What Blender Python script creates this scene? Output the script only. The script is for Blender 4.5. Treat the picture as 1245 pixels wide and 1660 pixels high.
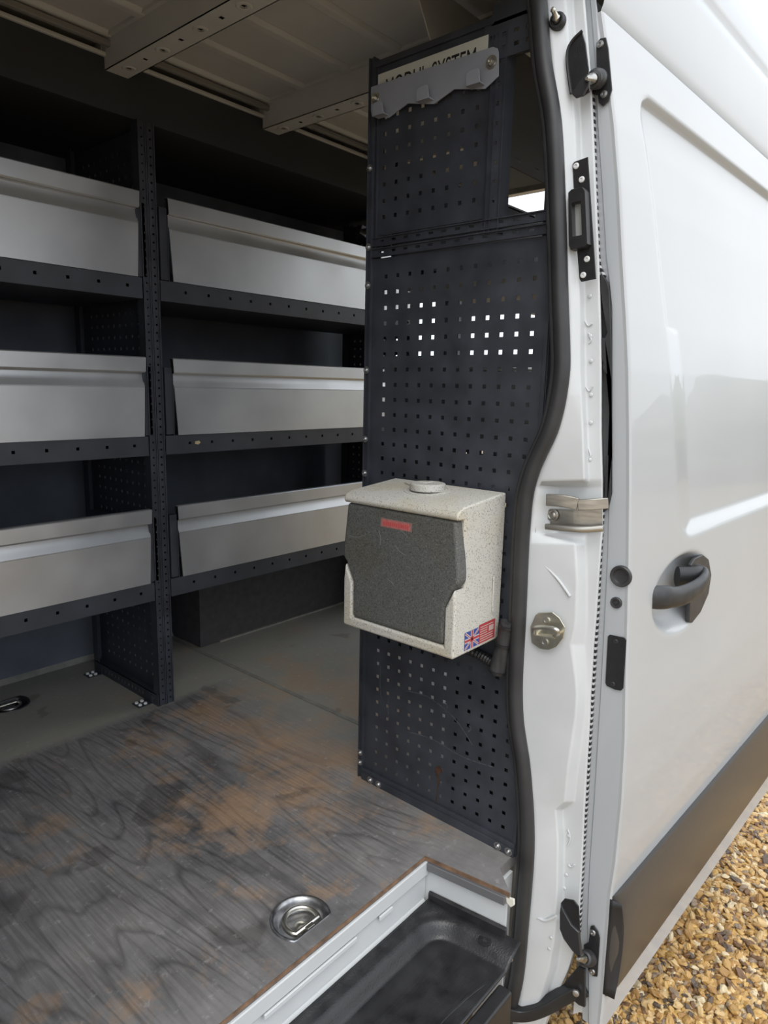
import bpy, bmesh, math, random
from mathutils import Vector, Matrix, noise as mnoise

# ------------------------------------------------------------------ scene, camera, sky, exposure
for o in list(bpy.data.objects):
    bpy.data.objects.remove(o, do_unlink=True)
SC = bpy.context.scene
COL = SC.collection
cam_d = bpy.data.cameras.new('camera')
cam = bpy.data.objects.new('camera', cam_d)
COL.objects.link(cam)
cam_d.sensor_fit = 'VERTICAL'
cam_d.sensor_height = 36.0
cam_d.lens = 24.096
cam_d.clip_start = 0.02
_r, _d, _f = Vector((0.6547, -0.7556, 0.0216)), Vector((-0.1221, -0.1339, -0.9834)), Vector((0.746, 0.6412, -0.1799))
cam.matrix_world = Matrix(((_r.x, -_d.x, -_f.x, 0.0), (_r.y, -_d.y, -_f.y, 0.0), (_r.z, -_d.z, -_f.z, 1.118), (0, 0, 0, 1)))
SC.camera = cam

w = bpy.data.worlds.new('sky'); SC.world = w; w.use_nodes = True
nt = w.node_tree; nt.nodes.clear()
tc = nt.nodes.new('ShaderNodeTexCoord'); nz = nt.nodes.new('ShaderNodeTexNoise'); rp = nt.nodes.new('ShaderNodeValToRGB')
bg = nt.nodes.new('ShaderNodeBackground'); wo = nt.nodes.new('ShaderNodeOutputWorld')
nz.inputs['Scale'].default_value = 2.2; nz.inputs['Detail'].default_value = 5; nz.inputs['Roughness'].default_value = .55
rp.color_ramp.elements[0].position = .36; rp.color_ramp.elements[0].color = (.52, .66, .88, 1)
rp.color_ramp.elements[1].position = .52; rp.color_ramp.elements[1].color = (.94, .97, 1.0, 1)
nt.links.new(tc.outputs['Generated'], nz.inputs['Vector']); nt.links.new(nz.outputs['Fac'], rp.inputs['Fac'])
nt.links.new(rp.outputs['Color'], bg.inputs['Color']); nt.links.new(bg.outputs['Background'], wo.inputs['Surface'])
bg.inputs['Strength'].default_value = 1.15

sun_d = bpy.data.lights.new('sun', 'SUN'); sun_d.energy = 0.9; sun_d.angle = math.radians(35); sun_d.color = (1, .97, .92)
sun = bpy.data.objects.new('sun', sun_d); COL.objects.link(sun)
sun.rotation_euler = Vector((0.5, 0.42, -1.0)).to_track_quat('-Z', 'Y').to_euler()

VS = SC.view_settings
VS.view_transform = 'Standard'; VS.look = 'None'; VS.gamma = 1.0; VS.use_curve_mapping = False
VS.exposure = 0.75
random.seed(7)

# ------------------------------------------------------------------ materials
MATS = {}
def mat(name, col, rough=.5, metal=0.0, var=0.0, vscale=20, bump=0.0, bscale=150, coat=0.0, spec=.5, stretch=None, rvar=0.0):
    if name in MATS: return MATS[name]
    m = bpy.data.materials.new(name); m.use_nodes = True
    n = m.node_tree; b = n.nodes['Principled BSDF']
    b.inputs['Base Color'].default_value = (*col, 1); b.inputs['Roughness'].default_value = rough
    b.inputs['Metallic'].default_value = metal; b.inputs['Coat Weight'].default_value = coat
    b.inputs['Coat Roughness'].default_value = .02; b.inputs['Specular IOR Level'].default_value = spec
    t = n.nodes.new('ShaderNodeTexCoord'); mp = n.nodes.new('ShaderNodeMapping'); n.links.new(t.outputs['Object'], mp.inputs['Vector'])
    if stretch: mp.inputs['Scale'].default_value = stretch
    if var or rvar:
        z = n.nodes.new('ShaderNodeTexNoise'); z.inputs['Scale'].default_value = vscale; z.inputs['Detail'].default_value = 6
        n.links.new(mp.outputs['Vector'], z.inputs['Vector'])
        if var:
            r = n.nodes.new('ShaderNodeValToRGB')
            r.color_ramp.elements[0].position = .3; r.color_ramp.elements[1].position = .7
            r.color_ramp.elements[0].color = (*[c * (1 - var) for c in col], 1)
            r.color_ramp.elements[1].color = (*[min(1, c * (1 + var)) for c in col], 1)
            n.links.new(z.outputs['Fac'], r.inputs['Fac']); n.links.new(r.outputs['Color'], b.inputs['Base Color'])
        if rvar:
            q = n.nodes.new('ShaderNodeMapRange'); q.inputs['From Min'].default_value = .3; q.inputs['From Max'].default_value = .7
            q.inputs['To Min'].default_value = rough - rvar; q.inputs['To Max'].default_value = rough + rvar
            n.links.new(z.outputs['Fac'], q.inputs['Value']); n.links.new(q.outputs['Result'], b.inputs['Roughness'])
    if bump:
        z2 = n.nodes.new('ShaderNodeTexNoise'); z2.inputs['Scale'].default_value = bscale; z2.inputs['Detail'].default_value = 3
        bp = n.nodes.new('ShaderNodeBump'); bp.inputs['Strength'].default_value = bump; bp.inputs['Distance'].default_value = .002
        n.links.new(mp.outputs['Vector'], z2.inputs['Vector']); n.links.new(z2.outputs['Fac'], bp.inputs['Height']); n.links.new(bp.outputs['Normal'], b.inputs['Normal'])
    MATS[name] = m
    return m

def nodes_mat(name):
    m = bpy.data.materials.new(name); m.use_nodes = True
    n = m.node_tree
    def N(t, **kw):
        x = n.nodes.new('ShaderNode' + t)
        for k, v in kw.items():
            if k in x.inputs: x.inputs[k].default_value = v
            else: setattr(x, k, v)
        return x
    def L(a, b): n.links.new(a, b)
    MATS[name] = m
    return m, n, n.nodes['Principled BSDF'], N, L

def ramp(N, stops):
    r = N('ValToRGB'); e = r.color_ramp.elements
    while len(e) < len(stops): e.new(.5)
    for el, (p, c) in zip(e, stops): el.position = p; el.color = (*c, 1) if len(c) == 3 else c
    return r

WHITE = mat('white_paint', (.43, .442, .45), .35, coat=.3, var=.02, vscale=3)
JAMB = mat('jamb_paint_lit', (.545, .56, .565), .4, coat=.2, var=.04, vscale=9)  # same van white as the door skin, with extra light put into the colour
INNERP = mat('roof_inner_paint', (.50, .485, .45), .5, var=.06, vscale=6)
POWDER = mat('dark_powder_coat', (.038, .042, .052), .42, var=.28, vscale=14, bump=.25, bscale=700, rvar=.08)
POWDER2 = mat('dark_powder_coat_shelf', (.04, .045, .055), .5, var=.25, vscale=9, bump=.15, bscale=500)
ALU = mat('brushed_aluminium', (.52, .53, .54), .42, metal=.75, var=.10, vscale=5, rvar=.07)
LINING = mat('dark_wall_lining', (.095, .105, .125), .7, var=.18, vscale=7)
FASCIA = mat('dark_fascia_board', (.026, .028, .031), .75, var=.12, vscale=5)
CARPET = mat('dark_box_lining', (.055, .052, .052), .85, var=.2, vscale=30, bump=.3, bscale=600)
RUBBER = mat('black_rubber', (.028, .028, .029), .48, var=.3, vscale=12)
PLASTIC = mat('black_plastic', (.016, .016, .017), .42, var=.25, vscale=30, bump=.2, bscale=300)
TRAY = mat('step_tray_plastic', (.018, .018, .019), .4, var=.4, vscale=25, bump=.35, bscale=260, rvar=.1)
GREYTRIM = mat('grey_plastic_trim', (.13, .13, .135), .45)
STEEL = mat('zinc_steel', (.62, .60, .54), .32, metal=1.0, var=.15, vscale=40)
GOLDZ = mat('yellow_zinc', (.66, .63, .53), .33, metal=1.0, var=.2, vscale=25)
WORN = mat('worn_steel', (.45, .43, .39), .33, metal=1.0, var=.25, vscale=18, stretch=(1, 1, 6))
BOLT = mat('bolt_steel', (.5, .5, .5), .35, metal=1.0)
GREYPAINT = mat('grey_painted_steel', (.27, .28, .31), .42, var=.05, vscale=12)
CREAM = mat('cream_sign', (.55, .54, .46), .5)
INK = mat('black_print', (.012, .012, .014), .5)
RED = mat('red_print', (.38, .045, .05), .5)
BLUE = mat('blue_print', (.04, .06, .25), .5)
PRINTW = mat('white_print', (.45, .45, .48), .5)
SEALANT = mat('grey_sealant', (.24, .23, .2), .6, var=.2, vscale=20)
RUBSTRIP = mat('rub_strip_plastic', (.055, .05, .046), .3, bump=.1, bscale=900)
WOODEDGE = mat('plywood_edge', (.17, .10, .06), .7, var=.4, vscale=40)
GRIME = mat('grimy_metal', (.25, .17, .09), .6, var=.6, vscale=30)

def speckle(name, base, dark, light, amt):
    m, n, b, N, L = nodes_mat(name)
    t = N('TexCoord')
    z = N('TexNoise', Scale=330., Detail=2.); L(t.outputs['Object'], z.inputs['Vector'])
    z2 = N('TexNoise', Scale=8., Detail=4.); L(t.outputs['Object'], z2.inputs['Vector'])
    r = ramp(N, [(.32, dark), (.37 + amt, base), (.62, base), (.72, light)]); L(z.outputs['Fac'], r.inputs['Fac'])
    y = ramp(N, [(.5, (1, 1, 1)), (.75, (.92, .82, .62))]); L(z2.outputs['Fac'], y.inputs['Fac'])
    mx = N('MixRGB', blend_type='MULTIPLY'); mx.inputs['Fac'].default_value = .8
    L(r.outputs['Color'], mx.inputs['Color1']); L(y.outputs['Color'], mx.inputs['Color2']); L(mx.outputs['Color'], b.inputs['Base Color'])
    b.inputs['Roughness'].default_value = .55
    bp = N('Bump', Strength=.12, Distance=.001); L(z.outputs['Fac'], bp.inputs['Height']); L(bp.outputs['Normal'], b.inputs['Normal'])
    return m
GRANITE = speckle('granite_cream_plastic', (.52, .505, .455), (.20, .19, .19), (.57, .55, .51), .06)
GRANITE_D = speckle('granite_dark_plastic', (.105, .108, .102), (.045, .045, .045), (.19, .19, .18), .12)

# plywood floor, worn and stained; grain runs across the van
def floor_material():
    m, n, b, N, L = nodes_mat('worn_plywood')
    t = N('TexCoord'); sep = N('SeparateXYZ'); L(t.outputs['Object'], sep.inputs['Vector'])
    mp = N('Mapping'); mp.inputs['Scale'].default_value = (1.0, .13, 1.0); L(t.outputs['Object'], mp.inputs['Vector'])
    # figure: contour lines of a stretched noise = cathedral grain
    nz = N('TexNoise', Scale=2.6, Detail=2.5, Roughness=.45); L(mp.outputs['Vector'], nz.inputs['Vector'])
    mul = N('Math', operation='MULTIPLY'); mul.inputs[1].default_value = 38.; L(nz.outputs['Fac'], mul.inputs[0])
    frc = N('Math', operation='FRACT'); L(mul.outputs[0], frc.inputs[0])
    gr = ramp(N, [(0., (.42, .42, .42)), (.13, (.95, .95, .95)), (.80, (1, 1, 1)), (1., (.5, .5, .5))]); L(frc.outputs[0], gr.inputs['Fac'])
    mp2 = N('Mapping'); mp2.inputs['Scale'].default_value = (1., .05, 1.); L(t.outputs['Object'], mp2.inputs['Vector'])
    fine = N('TexNoise', Scale=130., Detail=3.); L(mp2.outputs['Vector'], fine.inputs['Vector'])
    fr = ramp(N, [(.38, (.66, .64, .62)), (.56, (1, 1, 1))]); L(fine.outputs['Fac'], fr.inputs['Fac'])
    # broad patches
    p1 = N('TexNoise', Scale=2.6, Detail=10., Roughness=.7); L(t.outputs['Object'], p1.inputs['Vector'])
    base = ramp(N, [(.30, (.085, .080, .080)), (.42, (.155, .150, .150)), (.54, (.215, .205, .20)), (.70, (.28, .265, .25))]); L(p1.outputs['Fac'], base.inputs['Fac'])
    # rust-brown patches, most towards the rear of the open bay
    off = N('Mapping'); off.inputs['Location'].default_value = (3.1, 7.7, 0); L(t.outputs['Object'], off.inputs['Vector'])
    p2 = N('TexNoise', Scale=3.6, Detail=8., Roughness=.68); L(off.outputs['Vector'], p2.inputs['Vector'])
    d = N('VectorMath', operation='DISTANCE'); d.inputs[1].default_value = (1.55, 1.45, 0); L(t.outputs['Object'], d.inputs[0])
    near = N('MapRange'); near.inputs['From Min'].default_value = .15; near.inputs['From Max'].default_value = .85
    near.inputs['To Min'].default_value = .13; near.inputs['To Max'].default_value = -.03; L(d.outputs['Value'], near.inputs['Value'])
    add = N('Math', operation='ADD'); L(p2.outputs['Fac'], add.inputs[0]); L(near.outputs['Result'], add.inputs[1])
    rm = N('MapRange'); rm.inputs['From Min'].default_value = .52; rm.inputs['From Max'].default_value = .68; L(add.outputs[0], rm.inputs['Value'])
    rust = N('MixRGB'); rust.inputs['Color2'].default_value = (.40, .255, .155, 1); L(base.outputs['Color'], rust.inputs['Color1'])
    rf = N('Math', operation='MULTIPLY'); rf.inputs[1].default_value = .7; L(rm.outputs['Result'], rf.inputs[0]); L(rf.outputs[0], rust.inputs['Fac'])
    # grain fades where the coating is intact (towards the edge of the opening and under the racks)
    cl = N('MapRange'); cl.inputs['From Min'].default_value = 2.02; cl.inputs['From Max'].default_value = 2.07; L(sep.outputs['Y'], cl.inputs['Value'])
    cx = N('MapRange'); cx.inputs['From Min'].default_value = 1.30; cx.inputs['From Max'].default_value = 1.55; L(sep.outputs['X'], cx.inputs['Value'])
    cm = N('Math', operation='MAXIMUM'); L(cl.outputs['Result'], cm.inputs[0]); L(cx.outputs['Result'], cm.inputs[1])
    cyy = N('MapRange'); cyy.inputs['From Min'].default_value = 1.02; cyy.inputs['From Max'].default_value = .85; L(sep.outputs['Y'], cyy.inputs['Value'])
    cm2 = N('Math', operation='MAXIMUM'); L(cm.outputs[0], cm2.inputs[0]); L(cyy.outputs['Result'], cm2.inputs[1])
    gm = N('MixRGB', blend_type='MULTIPLY'); L(gr.outputs['Color'], gm.inputs['Color1']); L(fr.outputs['Color'], gm.inputs['Color2']); gm.inputs['Fac'].default_value = 1.
    gfac = N('MapRange'); gfac.inputs['To Min'].default_value = .75; gfac.inputs['To Max'].default_value = .12; L(cm2.outputs[0], gfac.inputs['Value'])
    fin = N('MixRGB', blend_type='MULTIPLY'); L(gfac.outputs['Result'], fin.inputs['Fac']); L(rust.outputs['Color'], fin.inputs['Color1']); L(gm.outputs['Color'], fin.inputs['Color2'])
    # olive-grey clean board under the far racks; rear daylight painted in there and rearward
    clean_lit = N('MixRGB'); clean_lit.inputs['Color2'].default_value = (.36, .345, .285, 1); L(fin.outputs['Color'], clean_lit.inputs['Color1'])
    cf = N('Math', operation='MULTIPLY'); cf.inputs[1].default_value = .62; L(cm.outputs[0], cf.inputs[0]); L(cf.outputs[0], clean_lit.inputs['Fac'])
    # damp stains with their own outlines
    off2 = N('Mapping'); off2.inputs['Location'].default_value = (11.3, 2.2, 0); L(t.outputs['Object'], off2.inputs['Vector'])
    p3 = N('TexNoise', Scale=4.2, Detail=4., Roughness=.5, Distortion=.4); L(off2.outputs['Vector'], p3.inputs['Vector'])
    st = ramp(N, [(.63, (1, 1, 1)), (.66, (.62, .6, .58))]); L(p3.outputs['Fac'], st.inputs['Fac'])
    sm = N('MixRGB', blend_type='MULTIPLY'); sm.inputs['Fac'].default_value = .8; rust2 = N('MixRGB'); rust2.inputs['Color2'].default_value = (.36, .235, .14, 1); L(clean_lit.outputs['Color'], rust2.inputs['Color1'])
    rf2 = N('Math', operation='MULTIPLY'); rf2.inputs[1].default_value = .45; L(rm.outputs['Result'], rf2.inputs[0]); L(rf2.outputs[0], rust2.inputs['Fac'])
    L(rust2.outputs['Color'], sm.inputs['Color1']); L(st.outputs['Color'], sm.inputs['Color2'])
    # pale scuffs
    sc = N('TexNoise', Scale=38., Detail=6., Roughness=.75); L(t.outputs['Object'], sc.inputs['Vector'])
    scr = ramp(N, [(.58, (0, 0, 0)), (.74, (.20, .195, .19))]); L(sc.outputs['Fac'], scr.inputs['Fac'])
    ad = N('MixRGB', blend_type='ADD'); ad.inputs['Fac'].default_value = .8; L(sm.outputs['Color'], ad.inputs['Color1']); L(scr.outputs['Color'], ad.inputs['Color2'])
    L(ad.outputs['Color'], b.inputs['Base Color'])
    rr = ramp(N, [(.3, (.38, .38, .38)), (.7, (.58, .58, .58))]); L(p1.outputs['Fac'], rr.inputs['Fac']); L(rr.outputs['Color'], b.inputs['Roughness'])
    vo = N('TexVoronoi', Scale=420.); L(t.outputs['Object'], vo.inputs['Vector'])
    hm = N('MixRGB', blend_type='MULTIPLY'); hm.inputs['Fac'].default_value = .5; L(gm.outputs['Color'], hm.inputs['Color1']); L(vo.outputs['Distance'], hm.inputs['Color2'])
    bp = N('Bump', Strength=.35, Distance=.0012); L(hm.outputs['Color'], bp.inputs['Height']); L(bp.outputs['Normal'], b.inputs['Normal'])
    return m
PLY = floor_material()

def stripe_material():
    m, n, b, N, L = nodes_mat('serrated_edge_strip')
    t = N('TexCoord'); s = N('SeparateXYZ'); L(t.outputs['Object'], s.inputs['Vector'])
    mu = N('Math', operation='MULTIPLY'); mu.inputs[1].default_value = 72.; L(s.outputs['Z'], mu.inputs[0])
    fr = N('Math', operation='FRACT'); L(mu.outputs[0], fr.inputs[0])
    r = ramp(N, [(.0, (.01, .01, .01)), (.55, (.01, .01, .01)), (.6, (.6, .6, .62)), (1., (.6, .6, .62))]); L(fr.outputs[0], r.inputs['Fac'])
    L(r.outputs['Color'], b.inputs['Base Color']); b.inputs['Roughness'].default_value = .4
    return m
SERRATED = stripe_material()

def gravel_ground():
    m, n, b, N, L = nodes_mat('gravel_bed')
    t = N('TexCoord')
    v = N('TexVoronoi', Scale=38.); L(t.outputs['Object'], v.inputs['Vector'])
    r = ramp(N, [(0., (.10, .06, .03)), (.35, (.30, .20, .09)), (.7, (.42, .32, .19)), (1., (.2, .15, .10))])
    sp = N('SeparateColor'); L(v.outputs['Color'], sp.inputs['Color']); L(sp.outputs['Red'], r.inputs['Fac'])
    L(r.outputs['Color'], b.inputs['Base Color']); b.inputs['Roughness'].default_value = .7
    bp = N('Bump', Strength=.9, Distance=.02); bp.invert = True; L(v.outputs['Distance'], bp.inputs['Height']); L(bp.outputs['Normal'], b.inputs['Normal'])
    return m
GRAVEL = gravel_ground()

# ------------------------------------------------------------------ mesh helpers
class MB:
    def __init__(s): s.v = []; s.f = []
    def add(s, vs, fs):
        o = len(s.v); s.v += [tuple(p) for p in vs]; s.f += [tuple(i + o for i in f) for f in fs]; return s
    def box(s, x0, x1, y0, y1, z0, z1):
        vs = [(x, y, z) for x in (x0, x1) for y in (y0, y1) for z in (z0, z1)]
        return s.add(vs, [(0, 1, 3, 2), (4, 6, 7, 5), (0, 4, 5, 1), (2, 3, 7, 6), (0, 2, 6, 4), (1, 5, 7, 3)])
    def prism(s, pts, vec):
        n = len(pts); vec = Vector(vec); pts = [Vector(p) for p in pts]
        vs = pts + [p + vec for p in pts]
        return s.add(vs, [tuple(range(n))[::-1], tuple(range(n, 2 * n))] + [(i, (i + 1) % n, (i + 1) % n + n, i + n) for i in range(n)])
    def grid(s, rows, closed=False):
        n = len(rows[0]); vs = [p for r in rows for p in r]; fs = []
        for i in range(len(rows) - 1):
            for j in range(n - (0 if closed else 1)):
                k = (j + 1) % n
                fs.append((i * n + j, i * n + k, (i + 1) * n + k, (i + 1) * n + j))
        return s.add(vs, fs)
    def sweep(s, path, prof, up=(0, 0, 1), cap=True, scales=None):
        """sweep a closed 2-D profile [(a,b)] along a path; a goes along side, b along 'up'"""
        path = [Vector(p) for p in path]; rows = []
        for i, p in enumerate(path):
            t = (path[min(i + 1, len(path) - 1)] - path[max(i - 1, 0)]).normalized()
            side = t.cross(Vector(up))
            if side.length < 1e-4: side = t.cross(Vector((0, 1, 0)))
            side.normalize(); u = side.cross(t).normalized(); k = scales[i] if scales else 1
            rows.append([p + side * a * k + u * b * k for a, b in prof])
        o = len(s.v); n = len(prof); s.grid(rows, True)
        if cap:
            s.f.append(tuple(range(o, o + n))); s.f.append(tuple(range(o + (len(rows) - 1) * n, o + len(rows) * n))[::-1])
        return s
    def tube(s, path, r, n=10, up=(0, 0, 1), scales=None):
        return s.sweep(path, [(r * math.cos(2 * math.pi * i / n), r * math.sin(2 * math.pi * i / n)) for i in range(n)], up, True, scales)
    def lathe(s, prof, org, axis, n=20):
        a = Vector(axis).normalized(); e = a.orthogonal().normalized(); g = a.cross(e); org = Vector(org)
        rows = [[org + a * h + (e * math.cos(2 * math.pi * i / n) + g * math.sin(2 * math.pi * i / n)) * max(r, 1e-5) for i in range(n)] for r, h in prof]
        return s.grid(rows, True)
    def perf(s, org, u, v, W, H, cols, rows, hu, hv, t):
        """sheet W x H with rectangular holes centred at cols x rows, thickness t against u x v"""
        org, u, v = Vector(org), Vector(u), Vector(v); nrm = u.cross(v).normalized()
        def lines(c, L, h):
            e = [0.0]; flag = []
            for x in c: flag += [False, True]; e += [x - h / 2, x + h / 2]
            e.append(L); flag.append(False); return e, flag
        eu, fu = lines(cols, W, hu); ev, fv = lines(rows, H, hv)
        nu = len(eu); o = len(s.v); tot = nu * len(ev)
        for k in (0, 1):
            for y in ev:
                for x in eu: s.v.append(tuple(org + u * x + v * y - nrm * (t * k)))
        I = lambda i, j, k: o + k * tot + j * nu + i
        solid = lambda i, j: 0 <= i < nu - 1 and 0 <= j < len(ev) - 1 and not (fu[i] and fv[j])
        for j in range(len(ev) - 1):
            for i in range(nu - 1):
                if not solid(i, j): continue
                s.f.append((I(i, j, 0), I(i + 1, j, 0), I(i + 1, j + 1, 0), I(i, j + 1, 0)))
                s.f.append((I(i, j, 1), I(i, j + 1, 1), I(i + 1, j + 1, 1), I(i + 1, j, 1)))
                for (di, dj, a, c) in ((-1, 0, (i, j), (i, j + 1)), (1, 0, (i + 1, j + 1), (i + 1, j)), (0, -1, (i + 1, j), (i, j)), (0, 1, (i, j + 1), (i + 1, j + 1))):
                    if not solid(i + di, j + dj):
                        s.f.append((I(*a, 0), I(*c, 0), I(*c, 1), I(*a, 1)))
        return s
    def build(s, name, m, parent=None, smooth=False, bevel=0.0, seg=2, solid=0.0, sub=0, angle=35):
        me = bpy.data.meshes.new(name); me.from_pydata(s.v, [], s.f); me.validate()
        bm = bmesh.new(); bm.from_mesh(me); bmesh.ops.recalc_face_normals(bm, faces=bm.faces); bm.to_mesh(me); bm.free()
        for mm in (m if isinstance(m, (list, tuple)) else [m]): me.materials.append(mm)
        o = bpy.data.objects.new(name, me); COL.objects.link(o)
        if parent: o.parent = parent
        if smooth or bevel:
            for p in me.polygons: p.use_smooth = True
            try: me.set_sharp_from_angle(angle=math.radians(angle))
            except Exception: pass
        if solid:
            k = o.modifiers.new('solid', 'SOLIDIFY'); k.thickness = abs(solid); k.offset = -1 if solid > 0 else 1
        if bevel:
            k = o.modifiers.new('bevel', 'BEVEL'); k.width = bevel; k.segments = seg; k.limit_method = 'ANGLE'; k.angle_limit = math.radians(40)
            k.harden_normals = True
        if sub:
            k = o.modifiers.new('sub', 'SUBSURF'); k.levels = sub; k.render_levels = sub
        return o

def thing(name, label, cat, group=None):
    o = bpy.data.objects.new(name, None); o.empty_display_size = .05; COL.objects.link(o)
    o['label'] = label; o['category'] = cat
    if group: o['group'] = group
    return o
def tag(o, label, cat, group=None):
    o['label'] = label; o['category'] = cat
    if group: o['group'] = group
    return o
def struct(o, label=None):
    o['kind'] = 'structure'
    if label: o['label'] = label
    return o
def clone(o, parent, loc):
    c = o.copy(); COL.objects.link(c); c.parent = parent; c.location = loc
    return c
def interp(tab, x):
    """piecewise linear table [(x, y)] sorted ascending"""
    if x <= tab[0][0]: return tab[0][1]
    for (a, ya), (b, yb) in zip(tab, tab[1:]):
        if x <= b: return ya + (yb - ya) * (x - a) / (b - a)
    return tab[-1][1]
def sstep(a, b, x):
    t = max(0., min(1., (x - a) / (b - a))); return t * t * (3 - 2 * t)
def frange(a, b, st):
    n = max(1, int(round((b - a) / st))); return [a + (b - a) * i / n for i in range(n + 1)]
def spline(pts, k=6):
    pts = [Vector(p) for p in pts]; out = []
    for i in range(len(pts) - 1):
        p0, p1, p2, p3 = pts[max(i - 1, 0)], pts[i], pts[i + 1], pts[min(i + 2, len(pts) - 1)]
        for j in range(k):
            t = j / k
            out.append(.5 * ((2 * p1) + (p2 - p0) * t + (2 * p0 - 5 * p1 + 4 * p2 - p3) * t * t + (3 * p1 - p0 - 3 * p2 + p3) * t ** 3))
    return out + [pts[-1]]

# ------------------------------------------------------------------ setting: ground
ground = struct(MB().add([(-40, -60, -.672), (80, -60, -.672), (80, 60, -.672), (-40, 60, -.672)], [(0, 1, 2, 3)]).build('ground', GRAVEL), 'golden brown gravel drive beside the van')

# ------------------------------------------------------------------ setting: van body
REAR = 2.78
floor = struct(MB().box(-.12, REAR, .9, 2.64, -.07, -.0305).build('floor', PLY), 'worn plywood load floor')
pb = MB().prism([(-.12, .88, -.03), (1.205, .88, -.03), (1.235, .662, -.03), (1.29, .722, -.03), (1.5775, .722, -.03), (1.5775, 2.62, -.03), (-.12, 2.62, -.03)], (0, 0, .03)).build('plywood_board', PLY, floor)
# holes let into the board for the lashing rings
for hx, hy, fl in ((.868, .955, -1), (.845, 2.43, 1)):
    cut = MB().prism([(hx + .0625 * math.cos(2 * math.pi * i / 40), hy + fl * max(-.62 * .0625, -.0625 * math.sin(2 * math.pi * i / 40)) * -1 * -1 if False else hy - fl * max(.0625 * math.sin(2 * math.pi * i / 40), -.62 * .0625), -.05) for i in range(40)], (0, 0, .1)).build('cut', PLY)
    bo = pb.modifiers.new('hole', 'BOOLEAN'); bo.operation = 'DIFFERENCE'; bo.object = cut; bo.solver = 'EXACT'
    bpy.context.view_layer.update()
    nm = bpy.data.meshes.new_from_object(pb.evaluated_get(bpy.context.evaluated_depsgraph_get()))
    pb.modifiers.clear(); pb.data = nm; bpy.data.objects.remove(cut)
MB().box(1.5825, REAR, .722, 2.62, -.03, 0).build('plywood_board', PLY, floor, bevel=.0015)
MB().box(1.571, 1.589, 1.25, 2.61, -.002, .0022).build('seam_strip', SEALANT, floor, bevel=.001)
eb = MB().sweep([(-.12, .8785, -.0045), (1.203, .8785, -.0045)], [(-.0012, -.004), (.0012, -.004), (.0012, .004), (-.0012, .004)])
eb.sweep([(1.2035, .879, -.0045), (1.2345, .662, -.0045)], [(-.0012, -.005), (.0012, -.005), (.0012, .005), (-.0012, .005)])
eb.build('board_edge', WOODEDGE, floor)

wall_far = struct(MB().box(-.12, REAR, 2.62, 2.66, -.05, 2.1).build('wall_far', LINING), 'grey lined far side wall of the van')
MB().prism([(-.12, 2.604, .0), (-.12, 2.62, .018), (-.12, 2.62, 0)], (2.6, 0, 0)).build('sealant_bead', SEALANT, wall_far)
wall_front = struct(MB().box(-.16, -.12, .66, 2.66, -.4, 2.1).build('wall_front', JAMB), 'white bulkhead behind the cab')

ceiling = struct(MB().box(-.16, REAR + .05, .74, 2.3, 2.085, 2.10).build('ceiling', INNERP), 'cream painted van roof seen from below')
sw = MB()
for y in (2.02, 1.84, 1.635, 1.43, 1.225, 1.02):
    o = MB().prism([(-.12, y - .026, 2.086), (-.12, y - .014, 2.074), (-.12, y + .014, 2.074), (-.12, y + .026, 2.086)], (2.66, 0, 0)).build('roof_swage', INNERP, ceiling, bevel=.004)
MB().prism([(-.12, 2.05, 2.082), (-.12, 2.3, 2.082), (-.12, 2.64, 1.9), (-.12, 2.64, 2.1)], (2.7, 0, 0)).build('roof_side', INNERP, ceiling)
for xr in (.56, 1.105, 1.685, 2.265):
    rb = MB()
    rb.perf((xr, .78, 2.0), (1, 0, 0), (0, 1, 0), .075, 1.30, [.038], [i * .088 + .06 for i in range(14)], .013, .013, -.0015)
    rb.box(xr, xr + .003, .78, 2.11, 2.0, 2.085).box(xr - .012, xr, .78, 2.05, 2.076, 2.086).box(xr + .072, xr + .075, .78, 2.11, 2.0, 2.085)
    rb.prism([(xr - .004, 2.06, 2.0), (xr - .004, 2.13, 1.975), (xr - .004, 2.13, 2.06), (xr - .004, 2.06, 2.085)], (.004, 0, 0))
    rb.prism([(xr - .004, 2.06, 1.999), (xr + .079, 2.06, 1.999), (xr + .075, 2.06, 1.972), (xr + .012, 2.06, 1.966)], (0, .05, 0))
    r_ = rb.build('roof_rib', INNERP, ceiling)
    for i in range(1, 14, 2):
        MB().lathe([(.009, -.0005), (.017, -.0015), (.021, .001)], (xr + .038, .78 + i * .088 + .06, 1.9985), (0, 0, 1), 14).build('rib_dimple', INNERP, r_, smooth=True)
MB().box(-.12, REAR, 2.04, 2.062, 2.034, 2.046).build('light_rail', INNERP, ceiling, bevel=.003)
MB().box(-.12, REAR, 2.012, 2.03, 2.052, 2.07).build('conduit', mat('dull_grey', (.2, .19, .17), .6), ceiling, bevel=.004)

fascia = struct(MB().box(-.12, REAR, 2.05, 2.066, 1.893, 2.036).box(-.12, REAR, 2.066, 2.62, 1.90, 1.915).build('trim_1', FASCIA), 'dark fascia board above the far shelves')

# rear opening: header and corner posts; the rear doors stand open
wr = struct(MB().box(REAR, REAR + .06, .72, 2.66, 1.965, 2.10).box(REAR, REAR + .06, 2.52, 2.66, -.05, 1.9).box(REAR, REAR + .06, .70, .86, -.05, 1.9).build('wall_rear', INNERP), 'rear door frame of the van with bright daylight beyond')
MB().box(REAR - .006, REAR, .9, 2.5, 1.958, 1.98).build('rear_seal', SEALANT, wr)

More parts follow.
